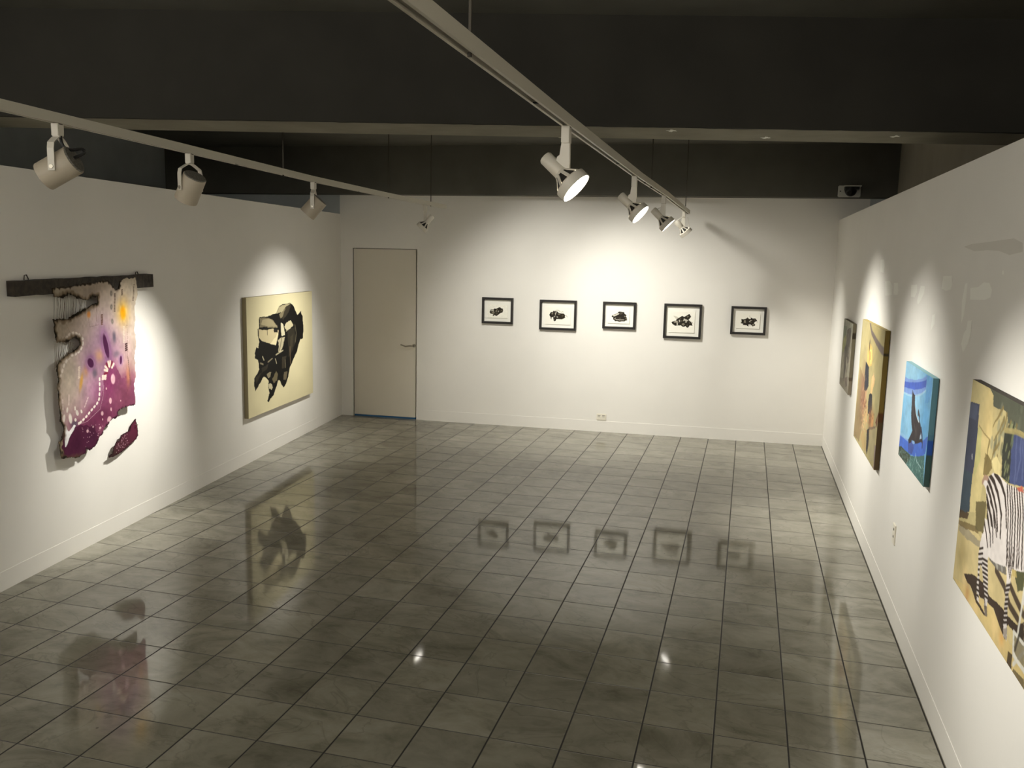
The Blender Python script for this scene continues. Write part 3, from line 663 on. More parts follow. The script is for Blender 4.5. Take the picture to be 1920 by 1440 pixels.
# loose threads across the two burnt openings
bm = bmesh.new()
def threads(top, bot, n):
    for i in range(n):
        q = (i + NP.rand()*.8)/n
        def on(pl, q):
            pl = np.array(pl, float); k = q*(len(pl)-1); j = min(int(k), len(pl)-2); return pl[j]*(1-(k-j)) + pl[j+1]*(k-j)
        u0 = on(top, q); u1 = on(bot, min(1, max(0, q + (NP.rand()-.5)*.12)))
        p0, p1 = cloth_at(*u0), cloth_at(*u1); mid = (p0+p1)/2 + Vector(((NP.rand())*.004, (NP.rand()-.5)*.01, 0))
        tube(bm, [p0, mid, p1], 0.0011, 4)
threads([(0.111,0.091),(0.201,0.095),(0.259,0.087),(0.346,0.111),(0.436,0.130)], [(0.113,0.213),(0.190,0.213),(0.248,0.217),(0.338,0.193),(0.432,0.173)], 30)
threads([(0.103,0.325),(0.179,0.337),(0.236,0.339),(0.294,0.354)], [(0.088,0.484),(0.133,0.448),(0.200,0.417),(0.291,0.389)], 24)
th = link('loose_threads', bm, M['thread'], t); th['kind'] = 'stuff'; th['label'] = 'loose hanging warp threads'

# ---- the scrap below it
t = thing('textile_scrap', 'small torn plum scrap pinned to the left wall below the large textile', 'textile', WL(5.1, 1.85, 0))
a = Art(120, 80, 1.45/.8, (80, 34, 50), 9)
a.blob([(0.780,0.327)][0], .5, .4, (96, 38, 60), .8); a.blob([(0.421,0.705)][0], .6, .4, (74, 40, 46), .8); a.blob([(0.165,0.899)][0], .3, .2, (50,36,30), .8)
for i in range(70):
    c = [(0.513,0.510)][0]; a.disc((c[0]+a.rs.uniform(-.22,.2), c[1]+a.rs.uniform(-.2,.3)), a.rs.uniform(.008,.02), a.rs.uniform(.008,.02), (206,160,176), .75)
sil = [(0.923,0.061),(0.957,0.343),(0.961,0.583),(0.898,0.703),(0.672,0.828),(0.412,0.910),(0.204,0.939),(0.103,0.928),(0.086,0.866),(0.189,0.818),(0.223,0.673),(0.302,0.544),(0.407,0.516),(0.454,0.395),(0.561,0.388),(0.735,0.358),(0.784,0.211)]
keep = a.inside(sil, .012); s_ = a
dd = dist_to(sil + sil[:1]) + .03*a.n3; a.put(np.clip(1.0 - (dd-0.01)/0.05, 0, 1), (40, 24, 26), .85)
grid('cloth', a, lambda u, v: WL(4.35+1.45*u, 2.6-.8*v, 0.07+.03*math.sin(6*u)+.03*v), M['cloth'], t, keep, 0.003)
for yy, zz in ((5.64, 2.40), (4.75, 1.93)):
    bm = bmesh.new(); lathe(bm, WL(yy, zz, 0.0), Vector((1,0.11,0)), [(0,.008*T),(.11*T,.008*T),(.115*T,.018*T),(.13*T,.012*T)], 10); link('pin', bm, M['nickel'], t)

# ---- cream canvas with the black crumpled shape (left wall)
a = Art(220, 240, 5.26/3.707, (222, 211, 170), 21)
a.noise(.02, 8); a.blob((.5,.4), .5, .5, (232, 222, 182), .5)
blk = (13, 11, 8)
a.poly([(0.407,0.162),(0.449,0.109),(0.515,0.090),(0.634,0.087),(0.676,0.117),(0.745,0.207),(0.773,0.195),(0.806,0.173),(0.813,0.204),(0.831,0.226),(0.843,0.349),(0.833,0.441),(0.788,0.440),(0.766,0.472),(0.718,0.557),(0.663,0.619),(0.600,0.688),(0.581,0.754),(0.541,0.816),(0.502,0.842),(0.472,0.811),(0.446,0.767),(0.421,0.762),(0.387,0.823),(0.345,0.881),(0.305,0.896),(0.273,0.926),(0.255,0.913),(0.291,0.850),(0.270,0.779),(0.284,0.735),(0.242,0.703),(0.212,0.688),(0.158,0.733),(0.113,0.774),(0.095,0.793),(0.079,0.730),(0.088,0.677),(0.132,0.640),(0.155,0.612),(0.145,0.569),(0.140,0.532),(0.098,0.511),(0.099,0.471),(0.118,0.424),(0.149,0.433),(0.160,0.380),(0.143,0.328),(0.145,0.269),(0.164,0.262),(0.162,0.190),(0.177,0.173),(0.259,0.179),(0.336,0.172),(0.367,0.168)], blk, 1, .006)
g1, g2, g3, g4 = (196,186,152), (150,140,112), (96,88,68), (58,52,40)
a.poly([(0.173,0.182),(0.259,0.188),(0.350,0.209),(0.428,0.273),(0.427,0.292),(0.271,0.275),(0.175,0.255)], (120,110,84), 1, .01)
a.poly([(0.210,0.204),(0.320,0.201),(0.381,0.240),(0.420,0.282),(0.271,0.267),(0.197,0.239)], (166,154,120), .9, .01)
a.poly([(0.155,0.270),(0.270,0.293),(0.371,0.293),(0.443,0.313),(0.425,0.378),(0.391,0.438),(0.267,0.404),(0.193,0.375),(0.157,0.343)], (198,184,144), 1, .008)
a.poly([(0.393,0.374),(0.439,0.322),(0.421,0.396),(0.391,0.438),(0.313,0.418)], (226,214,170), .9, .008); a.line([(0.274,0.293),(0.278,0.336)], .006, g3, .8)
a.poly([(0.363,0.294),(0.435,0.293),(0.426,0.330),(0.375,0.329)], blk, .9, .01)
a.poly([(0.407,0.162),(0.449,0.114),(0.548,0.095),(0.642,0.090),(0.548,0.122),(0.497,0.156),(0.431,0.164)], (170,160,126), 1, .01)
a.poly([(0.455,0.176),(0.522,0.139),(0.599,0.108),(0.547,0.150),(0.495,0.204),(0.470,0.216)], (130,120,92), .95, .01); a.poly([(0.565,0.113),(0.651,0.100),(0.597,0.174),(0.511,0.234),(0.495,0.213)], g4, .9, .01)
a.poly([(0.560,0.259),(0.629,0.246),(0.672,0.290),(0.627,0.325),(0.559,0.327),(0.526,0.294)], (196,186,150), 1, .01); a.poly([(0.477,0.250),(0.510,0.263),(0.540,0.373),(0.490,0.372),(0.476,0.307)], (206,198,166), 1, .01)
a.poly([(0.432,0.407),(0.473,0.384),(0.540,0.388),(0.504,0.456),(0.470,0.509),(0.437,0.504)], (186,176,144), 1, .012); a.line([(0.490,0.386),(0.463,0.460),(0.446,0.496)], .006, g3)
a.poly([(0.575,0.338),(0.698,0.313),(0.712,0.455),(0.657,0.527),(0.594,0.577),(0.588,0.478)], (44,40,30), 1, .012); a.poly([(0.625,0.404),(0.670,0.369),(0.658,0.488),(0.604,0.539)], (64,58,44), .9, .01)
a.line([(0.698,0.293),(0.723,0.376),(0.703,0.454)], .004, g2, .8); a.line([(0.396,0.528),(0.437,0.518),(0.503,0.504)], .007, g1, .9); a.line([(0.558,0.336),(0.627,0.315)], .005, g1, .8)
a.poly([(0.258,0.673),(0.320,0.666),(0.303,0.710),(0.272,0.713)], g2, .9, .01); a.poly([(0.334,0.735),(0.392,0.669),(0.415,0.693),(0.397,0.757),(0.349,0.767)], (110,100,74), .95, .012)
a.poly([(0.274,0.765),(0.317,0.770),(0.339,0.812),(0.323,0.828),(0.285,0.810)], g1, 1, .01); a.poly([(0.109,0.672),(0.184,0.641),(0.153,0.681),(0.107,0.736)], g4, .9, .01); a.poly([(0.514,0.702),(0.573,0.703),(0.546,0.777),(0.503,0.778)], (110,100,78), .9, .012)
a.poly([(0.485,0.560),(0.552,0.561),(0.532,0.666),(0.482,0.666)], g4, .9, .012); a.line([(0.203,0.515),(0.220,0.545)], .008, g1, .9); a.line([(0.277,0.573),(0.340,0.551)], .006, g2, .9); a.line([(0.171,0.565),(0.208,0.580)], .008, g2, .9)
a.line([(0.387,0.563),(0.402,0.604)], .007, g1, .9); a.line([(0.614,0.491),(0.618,0.641)], .008, (120,100,76), .8); a.line([(0.534,0.597),(0.540,0.667)], .004, g2, .8); a.poly([(0.185,0.613),(0.292,0.585),(0.260,0.627),(0.183,0.650)], (50,46,36), .9, .012)
canvas_on('canvas_painting', 'large cream canvas with a black crumpled shape, on the left wall', a, WL, 11.5, 16.76, 1.46, 5.167, 0.15, edge=(150,138,108))

# ---- five framed prints on the back wall
def print_frame(label, x0, x1, z0, z1, sheet, art):
    t = thing('framed_print', label, 'framed print', WB((x0+x1)/2, z0, 0.025), 'framed prints in a row on the back wall')
    bw, d0, d1 = 0.082, 0.03, 0.15
    bm = bmesh.new()
    def ring(a, o): return [bm.verts.new(WB(x, z, o)) for x, z in ((x0+a,z0+a),(x1-a,z0+a),(x1-a,z1-a),(x0+a,z1-a))]
    rs = [ring(0, d0), ring(0, d1-.006), ring(.006, d1), ring(bw-.006, d1), ring(bw, d1-.006), ring(bw, d0)]
    for q, r in zip(rs, rs[1:] + rs[:1]):
        for i in range(4): bm.faces.new((q[i], q[(i+1)%4], r[(i+1)%4], r[i]))
    link('frame', bm, M['frame'], t)
    bm = bmesh.new(); wbox(bm, WB, x0+bw, x1-bw, z0+bw, z1-bw, d0, 0.052); link('mat_board', bm, M['board'], t)
    sx0, sx1, sz0, sz1 = sheet
    g = grid('print', art, lambda u, v: WB(sx0+(sx1-sx0)*u, sz1+(sz0-sz1)*v, 0.078), M['paper'], t, None, 0.0)
    bm = bmesh.new(); wbox(bm, WB, sx0+.002, sx1-.002, sz0+.002, sz1-.002, 0.060, 0.0775); link('print_backing', bm, M['board'], t)
PAPER = (247, 243, 230); K = (44, 39, 31); D1 = (84, 77, 64); D2 = (140, 132, 114); D3 = (206, 200, 184)
def paper_art(w_h, seed): return Art(150, 110, w_h, PAPER, seed)
a = paper_art(1.595, 31)
a.poly([(0.103,0.573),(0.158,0.378),(0.245,0.351),(0.304,0.359),(0.346,0.278),(0.434,0.295),(0.520,0.223),(0.606,0.162),(0.679,0.259),(0.752,0.266),(0.768,0.434),(0.727,0.593),(0.669,0.574),(0.598,0.668),(0.483,0.810),(0.411,0.855),(0.381,0.771),(0.295,0.855),(0.259,0.857),(0.294,0.731),(0.162,0.682),(0.132,0.616)], K, 1, .012)
for q, c in [([(0.167,0.468),(0.246,0.384),(0.333,0.413),(0.305,0.505),(0.203,0.488)], D3), ([(0.219,0.577),(0.305,0.505),(0.379,0.568),(0.308,0.707),(0.191,0.647)], D2), ([(0.392,0.477),(0.449,0.362),(0.491,0.270),(0.479,0.450),(0.423,0.588)], D2), ([(0.508,0.448),(0.566,0.423),(0.553,0.558),(0.516,0.538)], D3), ([(0.610,0.488),(0.666,0.350),(0.710,0.370),(0.683,0.529)], D1), ([(0.394,0.635),(0.480,0.562),(0.539,0.627),(0.454,0.767)], D1), ([(0.308,0.685),(0.365,0.637),(0.338,0.773),(0.295,0.821)], D1), ([(0.709,0.347),(0.745,0.323),(0.740,0.458),(0.704,0.482)], D2)]: a.poly(q, c, .85, .03)
a.noise(.05, 60)
print_frame('small black framed print of a dark crushed form, leftmost of five', -11.755, -10.535, 3.985, 4.984, (-11.551,-10.743,4.199,4.705), a)
a = paper_art(1.489, 32)
a.line([(0.391,0.210),(0.460,0.172),(0.530,0.186),(0.584,0.251)], .03, D3, .9); a.line([(0.614,0.318),(0.648,0.248),(0.693,0.211),(0.690,0.331)], .008, D2, .9); a.line([(0.791,0.462),(0.838,0.477),(0.875,0.560)], .010, D2, .9)
a.poly([(0.168,0.427),(0.206,0.305),(0.299,0.266),(0.333,0.196),(0.368,0.237),(0.462,0.241),(0.521,0.306),(0.615,0.352),(0.743,0.362),(0.785,0.445),(0.775,0.531),(0.794,0.582),(0.737,0.636),(0.634,0.693),(0.540,0.681),(0.447,0.686),(0.414,0.791),(0.374,0.819),(0.338,0.778),(0.318,0.659),(0.305,0.574),(0.247,0.612),(0.255,0.697),(0.226,0.707),(0.212,0.579),(0.175,0.513)], K, 1, .012)
for q, c in [([(0.254,0.371),(0.299,0.283),(0.324,0.368),(0.279,0.456)], D2), ([(0.393,0.313),(0.450,0.267),(0.429,0.379),(0.402,0.466),(0.389,0.398)], D3), ([(0.499,0.375),(0.557,0.355),(0.593,0.413),(0.535,0.433)], D2), ([(0.629,0.488),(0.698,0.433),(0.722,0.500),(0.654,0.538)], D1), ([(0.339,0.538),(0.420,0.508),(0.375,0.553),(0.329,0.624)], D3), ([(0.444,0.532),(0.515,0.563),(0.492,0.598),(0.457,0.600)], D3), ([(0.330,0.676),(0.360,0.691),(0.355,0.760)], D2), ([(0.697,0.382),(0.755,0.413),(0.745,0.448)], D1)]: a.poly(q, c, .9, .03)
print_frame('black framed print of a dark car-like form with a round wheel, second from the left', -9.497, -8.090, 3.833, 4.965, (-9.286,-8.309,4.039,4.695), a)
a = paper_art(1.496, 33)
a.poly([(0.153,0.508),(0.193,0.433),(0.439,0.253),(0.485,0.156),(0.576,0.162),(0.729,0.185),(0.774,0.318),(0.859,0.376),(0.827,0.461),(0.872,0.583),(0.890,0.749),(0.814,0.774),(0.774,0.839),(0.649,0.836),(0.539,0.884),(0.427,0.838),(0.316,0.854),(0.285,0.762),(0.229,0.723),(0.239,0.597),(0.182,0.559)], K, 1, .010)
for q, c in [([(0.201,0.453),(0.440,0.273),(0.524,0.290),(0.497,0.354),(0.320,0.488),(0.265,0.512)], (232,228,212)), ([(0.303,0.385),(0.427,0.316),(0.387,0.401),(0.305,0.458)], D3), ([(0.340,0.717),(0.479,0.720),(0.757,0.715),(0.744,0.747),(0.550,0.758),(0.341,0.749)], D3), ([(0.504,0.593),(0.587,0.589),(0.589,0.672),(0.506,0.677)], D1), ([(0.296,0.636),(0.351,0.591),(0.339,0.675),(0.291,0.720)], D3), ([(0.535,0.195),(0.646,0.189),(0.677,0.302),(0.568,0.392),(0.524,0.311)], D1), ([(0.737,0.466),(0.791,0.442),(0.808,0.545),(0.752,0.527)], D2), ([(0.509,0.791),(0.579,0.798),(0.552,0.831)], D2), ([(0.823,0.586),(0.866,0.646),(0.854,0.709),(0.811,0.670)], D2)]: a.poly(q, c, .9, .02)
for x in range(6):
    c = [(0.365,0.601)][0]; a.line([(c[0]+.026*x, c[1]-.04), (c[0]+.026*x, c[1]+.05)], .006, D1, .6)
print_frame('black framed print of a dark front-on car-like form, middle of five', -7.095, -5.870, 3.968, 4.968, (-6.889,-6.096,4.167,4.697), a)
a = paper_art(1.179, 34)
a.poly([(0.157,0.222),(0.221,0.226),(0.315,0.257),(0.369,0.296),(0.285,0.384)], D3, .9, .01)
a.poly([(0.099,0.517),(0.138,0.488),(0.264,0.440),(0.296,0.369),(0.386,0.296),(0.510,0.207),(0.592,0.252),(0.771,0.106),(0.801,0.139),(0.857,0.234),(0.759,0.377),(0.808,0.430),(0.905,0.537),(0.916,0.654),(0.806,0.645),(0.774,0.723),(0.730,0.760),(0.676,0.728),(0.657,0.687),(0.566,0.726),(0.507,0.694),(0.470,0.654),(0.297,0.676),(0.240,0.685),(0.179,0.639),(0.113,0.572)], K, 1, .010)
for q, c in [([(0.174,0.514),(0.276,0.447),(0.334,0.451),(0.326,0.521),(0.257,0.538)], (186,176,160)), ([(0.292,0.550),(0.349,0.520),(0.354,0.645),(0.309,0.668)], D3), ([(0.369,0.436),(0.412,0.378),(0.439,0.460),(0.407,0.517)], D3), ([(0.560,0.316),(0.643,0.354),(0.761,0.418),(0.682,0.463),(0.600,0.425),(0.555,0.469)], (214,208,192)), ([(0.503,0.597),(0.536,0.553),(0.581,0.537),(0.630,0.605),(0.564,0.663),(0.517,0.652)], D2), ([(0.684,0.241),(0.729,0.197),(0.764,0.224),(0.709,0.282)], D2), ([(0.625,0.466),(0.706,0.476),(0.673,0.519),(0.626,0.507)], D3), ([(0.774,0.459),(0.822,0.485),(0.837,0.581),(0.791,0.570)], D1), ([(0.410,0.309),(0.478,0.292),(0.458,0.362),(0.400,0.365)], D1), ([(0.460,0.404),(0.529,0.401),(0.510,0.499),(0.463,0.487)], D1), ([(0.689,0.616),(0.746,0.613),(0.738,0.697),(0.704,0.699)], D1)]: a.poly(q, c, .9, .02)
a.line([(0.867,0.469),(0.914,0.495),(0.928,0.549)], .007, D2, .9)
print_frame('tallest black framed print, a dark form with a raised block, second from the right', -4.838, -3.480, 3.703, 4.972, (-4.643,-3.719,3.917,4.701), a)
a = paper_art(1.546, 35)
a.line([(0.556,0.136),(0.585,0.234),(0.606,0.293)], .025, D3, .9); a.blob([(0.586,0.755)][0], .07, .08, (200,196,190), .8)
a.poly([(0.207,0.356),(0.303,0.391),(0.401,0.345),(0.473,0.251),(0.539,0.337),(0.602,0.353),(0.617,0.242),(0.700,0.308),(0.813,0.301),(0.853,0.379),(0.888,0.467),(0.809,0.521),(0.762,0.604),(0.803,0.702),(0.806,0.782),(0.709,0.838),(0.643,0.752),(0.603,0.694),(0.529,0.718),(0.534,0.869),(0.483,0.822),(0.443,0.774),(0.280,0.783),(0.314,0.691),(0.200,0.658),(0.233,0.535)], K, 1, .012)
for q, c in [([(0.330,0.449),(0.392,0.426),(0.422,0.544),(0.400,0.646),(0.336,0.609)], D2), ([(0.363,0.487),(0.394,0.486),(0.385,0.566)], D3), ([(0.545,0.497),(0.630,0.422),(0.705,0.427),(0.631,0.462),(0.560,0.556)], D3), ([(0.574,0.595),(0.646,0.511),(0.685,0.549),(0.613,0.633)], D1), ([(0.691,0.709),(0.752,0.665),(0.768,0.764),(0.707,0.788)], D2), ([(0.753,0.365),(0.814,0.341),(0.830,0.440),(0.757,0.465)], D1), ([(0.450,0.302),(0.500,0.299),(0.491,0.400)], D1), ([(0.202,0.557),(0.246,0.554),(0.238,0.655),(0.206,0.647)], (110,112,84))]: a.poly(q, c, .9, .03)
a.line([(0.875,0.458),(0.897,0.536),(0.875,0.608)], .008, D2, .8)
print_frame('black framed print of a dark tangled form, rightmost of five', -2.441, -1.206, 3.946, 4.956, (-2.250,-1.422,4.163,4.698), a)

# ---- four canvases on the right wall
# small, farthest: grey standing figures
a = Art(110, 160, 1.15, (172, 166, 146), 41, 0.35)
a.poly([(0.012,0.004),(1.094,-0.013),(1.074,0.210),(0.811,0.136),(0.385,0.203),(0.097,0.312),(-0.031,0.343)], (170,170,152), .8, .04)
a.poly([(0.136,0.200),(0.411,0.244),(0.417,0.366),(0.146,0.505),(0.034,0.445)], (176,176,120), .9, .03); a.poly([(-0.033,0.107),(0.384,0.089),(0.358,0.214),(0.086,0.295)], (140,150,126), .8, .04)
a.poly([(0.447,0.136),(0.620,0.090),(0.784,0.071),(0.871,0.131),(0.870,0.257),(0.773,0.394),(0.839,0.556),(0.731,0.596),(0.573,0.505),(0.590,0.642),(0.566,0.881),(0.399,0.899),(0.375,0.636),(0.307,0.414),(0.440,0.346),(0.464,0.274)], (112,104,94), 1, .012)
a.poly([(0.423,0.208),(0.531,0.163),(0.672,0.175),(0.684,0.302),(0.514,0.355)], (128,120,110), .8, .01)
a.line([(0.723,0.366),(0.697,0.541),(0.610,0.674),(0.480,0.912)], .014, (186,178,160), .9, .02); a.line([(0.987,0.219),(0.911,0.462),(0.887,0.634),(0.918,0.952)], .018, (178,170,150), .8, .014)
a.line([(0.936,0.291),(0.793,0.588),(0.733,0.708)], .018, (130,118,108), .8); a.poly([(-0.136,1.012),(1.202,0.994),(1.209,0.902),(0.578,0.844),(0.022,0.895)], (150,140,122), .8, .05)
a.poly([(0.962,0.758),(1.237,0.691),(1.208,0.745),(0.984,0.793)], (60,48,34), .9, .01); a.poly([(0.563,0.820),(0.838,0.769),(0.880,0.890),(0.710,0.944)], (124,108,98), .8, .03)
a.brush(.10, 10)
def near_small(v): return (56,48,34) if .12 < v < .22 else (112,104,84) if v < .75 else (84,72,58) if v < .8 else (120,110,94)
canvas_on('canvas_painting', 'small grey canvas of standing figures, farthest on the right wall', a, WR, 15.95, 13.62, 2.99, 4.955, 0.10, near_small, edge=(120,112,92), group='canvases on the right wall')

# tall ochre one with two hooded figures
a = Art(150, 270, 3.8/2.98, (176, 162, 116), 42, 0.35)
a.blob([(0.651,0.080)][0], .4, .3, (188,170,114), .8); a.blob([(0.894,0.498)][0], .3, .4, (178,168,120), .7); a.blob([(0.128,0.183)][0], .3, .3, (172,160,116), .6)
a.poly([(0.004,0.995),(0.056,0.388),(0.331,0.472),(0.406,0.728),(0.303,0.971)], (140,118,84), .85, .03); a.blob([(0.262,0.557)][0], .12, .2, (140,100,80), .7); a.blob([(0.377,0.617)][0], .1, .12, (156,106,84), .7)
a.line([(0.353,-0.002),(0.473,0.065),(0.688,0.109),(0.907,0.144),(1.056,0.149)], .016, (118,104,96), 1, .034)
a.poly([(0.349,0.237),(0.395,0.169),(0.465,0.154),(0.552,0.176),(0.600,0.255),(0.576,0.310),(0.428,0.341),(0.367,0.306)], (216,180,104), 1, .012); a.poly([(0.440,0.208),(0.532,0.187),(0.578,0.293),(0.516,0.310)], (236,206,124), .9, .02); a.blob([(0.424,0.175)][0], .03, .05, (60,46,40), .7, 2); a.poly([(0.424,0.227),(0.483,0.211),(0.525,0.266),(0.471,0.291)], (184,136,78), .7, .02)
a.poly([(0.307,0.314),(0.376,0.322),(0.467,0.335),(0.520,0.475),(0.443,0.533),(0.354,0.540),(0.314,0.439)], (44,46,54), 1, .012)
a.poly([(0.614,0.458),(0.629,0.387),(0.698,0.359),(0.757,0.383),(0.754,0.416),(0.711,0.458),(0.685,0.505),(0.627,0.516)], (228,190,130), 1, .012); a.blob([(0.697,0.397)][0], .035, .05, (232,186,140), .8, 2)
a.poly([(0.575,0.534),(0.638,0.509),(0.703,0.510),(0.737,0.621),(0.690,0.665),(0.585,0.680),(0.559,0.607)], (44,44,50), 1, .012)
a.line([(0.327,0.464),(0.364,0.647),(0.373,0.555)], .012, (106,76,60), .8); a.line([(0.233,0.636),(0.422,0.653),(0.480,0.605)], .016, (130,88,66), .8); a.line([(0.443,0.533),(0.347,0.723),(0.417,0.860),(0.367,0.927)], .016, (186,140,104), .8)
a.blob([(0.727,0.691)][0], .12, .09, (164,112,72), .8); a.blob([(0.800,0.691)][0], .06, .06, (214,156,96), .9, 2); a.blob([(0.512,0.722)][0], .05, .08, (206,160,110), .8); a.blob([(0.678,0.693)][0], .03, .05, (110,66,46), .8)
for i in range(60):
    c = [(0.618,0.724)][0]; a.disc((c[0]+a.rs.uniform(-.28,.22), c[1]+a.rs.uniform(-.10,.10)), .012, .009, [(226,180,120),(110,72,54),(190,120,80)][i%3], .75)
for i in range(50):
    c = [(0.334,0.698)][0]; a.disc((c[0]+a.rs.uniform(-.1,.1), c[1]+a.rs.uniform(-.28,.2)), .008, .014, [(196,150,120),(104,78,62),(220,190,150)][i%3], .6)
a.poly([(0.909,0.674),(1.071,0.502),(1.146,0.487),(1.165,0.545),(0.993,0.614),(0.979,0.698)], (112,64,40), .9, .015); a.poly([(0.663,0.766),(0.940,0.692),(0.930,0.718),(0.697,0.783)], (120,100,84), .8, .02)
a.poly([(0.597,0.808),(0.690,0.768),(0.718,0.846),(0.714,0.899),(0.690,0.974),(0.625,0.949),(0.625,0.896)], (50,46,48), 1, .012); a.poly([(0.720,0.778),(0.947,0.706),(1.002,0.920),(0.848,0.989),(0.738,0.867)], (170,158,122), .8, .02)
a.poly([(0.961,0.833),(1.021,0.817),(1.056,0.985),(0.969,0.995)], (128,108,116), .8, .03); a.poly([(0.329,0.909),(0.511,0.828),(0.656,0.958),(0.479,0.979)], (178,148,100), .7, .04)
a.brush(.06, 9)
def near_tall(v): return (30,30,28) if .155 < v < .185 else (118,98,44) if v < .58 else (86,54,26) if v < .66 else (84,68,44)
canvas_on('canvas_painting', 'large ochre canvas with pale hooded figures, second from the far end of the right wall', a, WR, 11.58, 7.78, 2.24, 5.222, 0.11, near_tall, edge=(100,84,50), top=(196,176,112), group='canvases on the right wall')

# blue one
a = Art(140, 230, 2.395/1.72, (126, 182, 218), 43, 0.35)
a.blob([(0.237,0.038)][0], .5, .2, (152,194,216), .8); a.blob([(0.511,0.394)][0], .25, .25, (158,206,236), .9); a.blob([(0.245,0.590)][0], .15, .2, (150,196,224), .7); a.blob([(0.863,0.434)][0], .2, .3, (100,168,222), .7)
a.poly([(0.749,0.005),(0.967,0.009),(0.993,0.088),(0.948,0.224),(0.808,0.273),(0.812,0.098)], (96,156,214), .7, .05)
a.poly([(-0.025,0.166),(0.127,0.163),(0.381,0.130),(0.609,0.079),(0.790,0.015),(0.805,0.125),(0.744,0.181),(0.596,0.239),(0.400,0.285),(0.183,0.316),(-0.005,0.330)], (118,142,206), .8, .02)
a.poly([(-0.006,0.217),(0.213,0.185),(0.490,0.133),(0.709,0.078),(0.795,0.049),(0.794,0.119),(0.640,0.167),(0.414,0.221),(0.198,0.250),(-0.001,0.275)], (66,92,184), .9, .015); a.poly([(0.213,0.185),(0.406,0.149),(0.431,0.218),(0.235,0.243)], (74,104,200), .7, .02); a.line([(0.573,0.122),(0.589,0.168)], .008, (90,120,206), .8); a.line([(0.651,0.102),(0.667,0.148)], .008, (90,120,206), .8)
a.line([(-0.012,0.334),(0.185,0.320),(0.435,0.280),(0.657,0.217),(0.799,0.153)], .012, (170,206,226), .7)
a.poly([(-0.011,0.785),(0.192,0.769),(0.482,0.717),(0.685,0.686),(0.886,0.594),(1.004,0.526),(0.967,0.692),(0.932,0.728),(0.696,0.814),(0.389,0.876),(-0.047,0.916)], (74,110,206), .95, .025)
a.line([(-0.014,0.776),(0.148,0.761),(0.341,0.747)], .02, (150,190,226), .7)
a.poly([(0.337,0.786),(0.515,0.707),(0.572,0.765),(0.524,0.835),(0.386,0.867)], (72,84,150), .8, .03)
orca = (58,52,56)
a.poly([(0.337,0.232),(0.385,0.264),(0.446,0.270),(0.479,0.365),(0.530,0.426),(0.595,0.470),(0.681,0.480),(0.742,0.500),(0.771,0.546),(0.758,0.603),(0.697,0.683),(0.607,0.713),(0.566,0.697),(0.480,0.712),(0.454,0.743),(0.372,0.776),(0.341,0.747),(0.412,0.680),(0.465,0.619),(0.413,0.567),(0.368,0.484),(0.351,0.356),(0.340,0.283)], orca, 1, .006)
a.line([(0.763,0.522),(0.815,0.578),(0.844,0.641),(0.850,0.678)], .020, (58,56,80), 1, .012); a.line([(0.616,0.392),(0.670,0.429),(0.672,0.473),(0.721,0.497)], .022, (62,56,64), 1, .012); a.line([(0.610,0.394),(0.620,0.423)], .014, (60,56,66), 1)
a.line([(0.499,0.379),(0.546,0.432),(0.600,0.464),(0.668,0.483)], .007, (212,222,228), 1); a.poly([(0.740,0.599),(0.777,0.562),(0.794,0.611),(0.751,0.632)], (200,216,232), .9, .01); a.line([(0.710,0.661),(0.798,0.623),(0.838,0.625)], .016, orca, 1)
a.line([(0.384,0.292),(0.417,0.416),(0.487,0.529),(0.583,0.596)], .010, (92,86,88), .8); a.blob([(0.605,0.609)][0], .05, .06, (84,76,74), .7)
a.poly([(0.476,0.723),(0.567,0.700),(0.596,0.712),(0.525,0.737)], (150,190,232), .9, .01)
a.poly([(-0.045,0.921),(0.092,0.886),(0.348,0.869),(0.497,0.862),(0.725,0.801),(0.946,0.724),(1.006,1.017),(-0.048,1.028)], (78,116,112), 1, .02)
a.poly([(-0.045,0.921),(0.092,0.886),(0.351,0.878),(0.503,0.878),(0.322,1.011),(-0.009,1.016)], (66,72,60), .9, .03)
for i in range(420):
    u, v = a.rs.rand(), .68 + .32*a.rs.rand(); q = a.rs.uniform(-.02, .02)
    if a.inside([(-0.042,0.930),(0.097,0.900),(0.353,0.882),(0.502,0.874),(0.730,0.813),(0.951,0.736),(1.006,1.017),(-0.048,1.028)])[min(229,int(v*229)), min(139,int(u*139))]:
        a.line([(u, v), (u+q, v+a.rs.uniform(.008,.035))], .0035, [(168,206,196),(52,84,84),(120,160,150),(196,222,212)][i%4], .7)
a.line([(0.654,0.795),(0.709,0.851),(0.883,0.867)], .006, (190,220,220), .8); a.line([(0.660,0.812),(0.629,0.876)], .006, (176,210,206), .8)
a.brush(.05, 12)
def near_blue(v): return (96,138,150) if v < .52 else (88,128,146) if v < .56 else (44,84,166) if v < .70 else (62,86,84)
canvas_on('canvas_painting', 'bright blue canvas of a dark whale diving head down, on the right wall', a, WR, 5.145, 2.75, 3.16, 4.882, 0.095, near_blue, edge=(70,110,130), top=(150,196,206), group='canvases on the right wall')

# zebra one, cut by the edge of the picture
a = Art(240, 320, 3.96/2.66, (176, 162, 116), 44, 0.35)
a.poly([(-0.007,0.001),(0.113,-0.005),(0.253,0.022),(0.267,0.117),(0.282,0.216),(0.234,0.452),(0.219,0.566),(0.110,0.612),(0.105,0.455),(0.096,0.108),(-0.003,0.108)], (196,180,128), 1, .01)
a.blob([(0.080,0.048)][0], .2, .2, (180,166,120), .7); a.blob([(0.223,0.155)][0], .1, .2, (204,180,124), .7); a.poly([(0.099,0.208),(0.165,0.189),(0.181,0.337),(0.127,0.447)], (176,176,116), .6, .03)
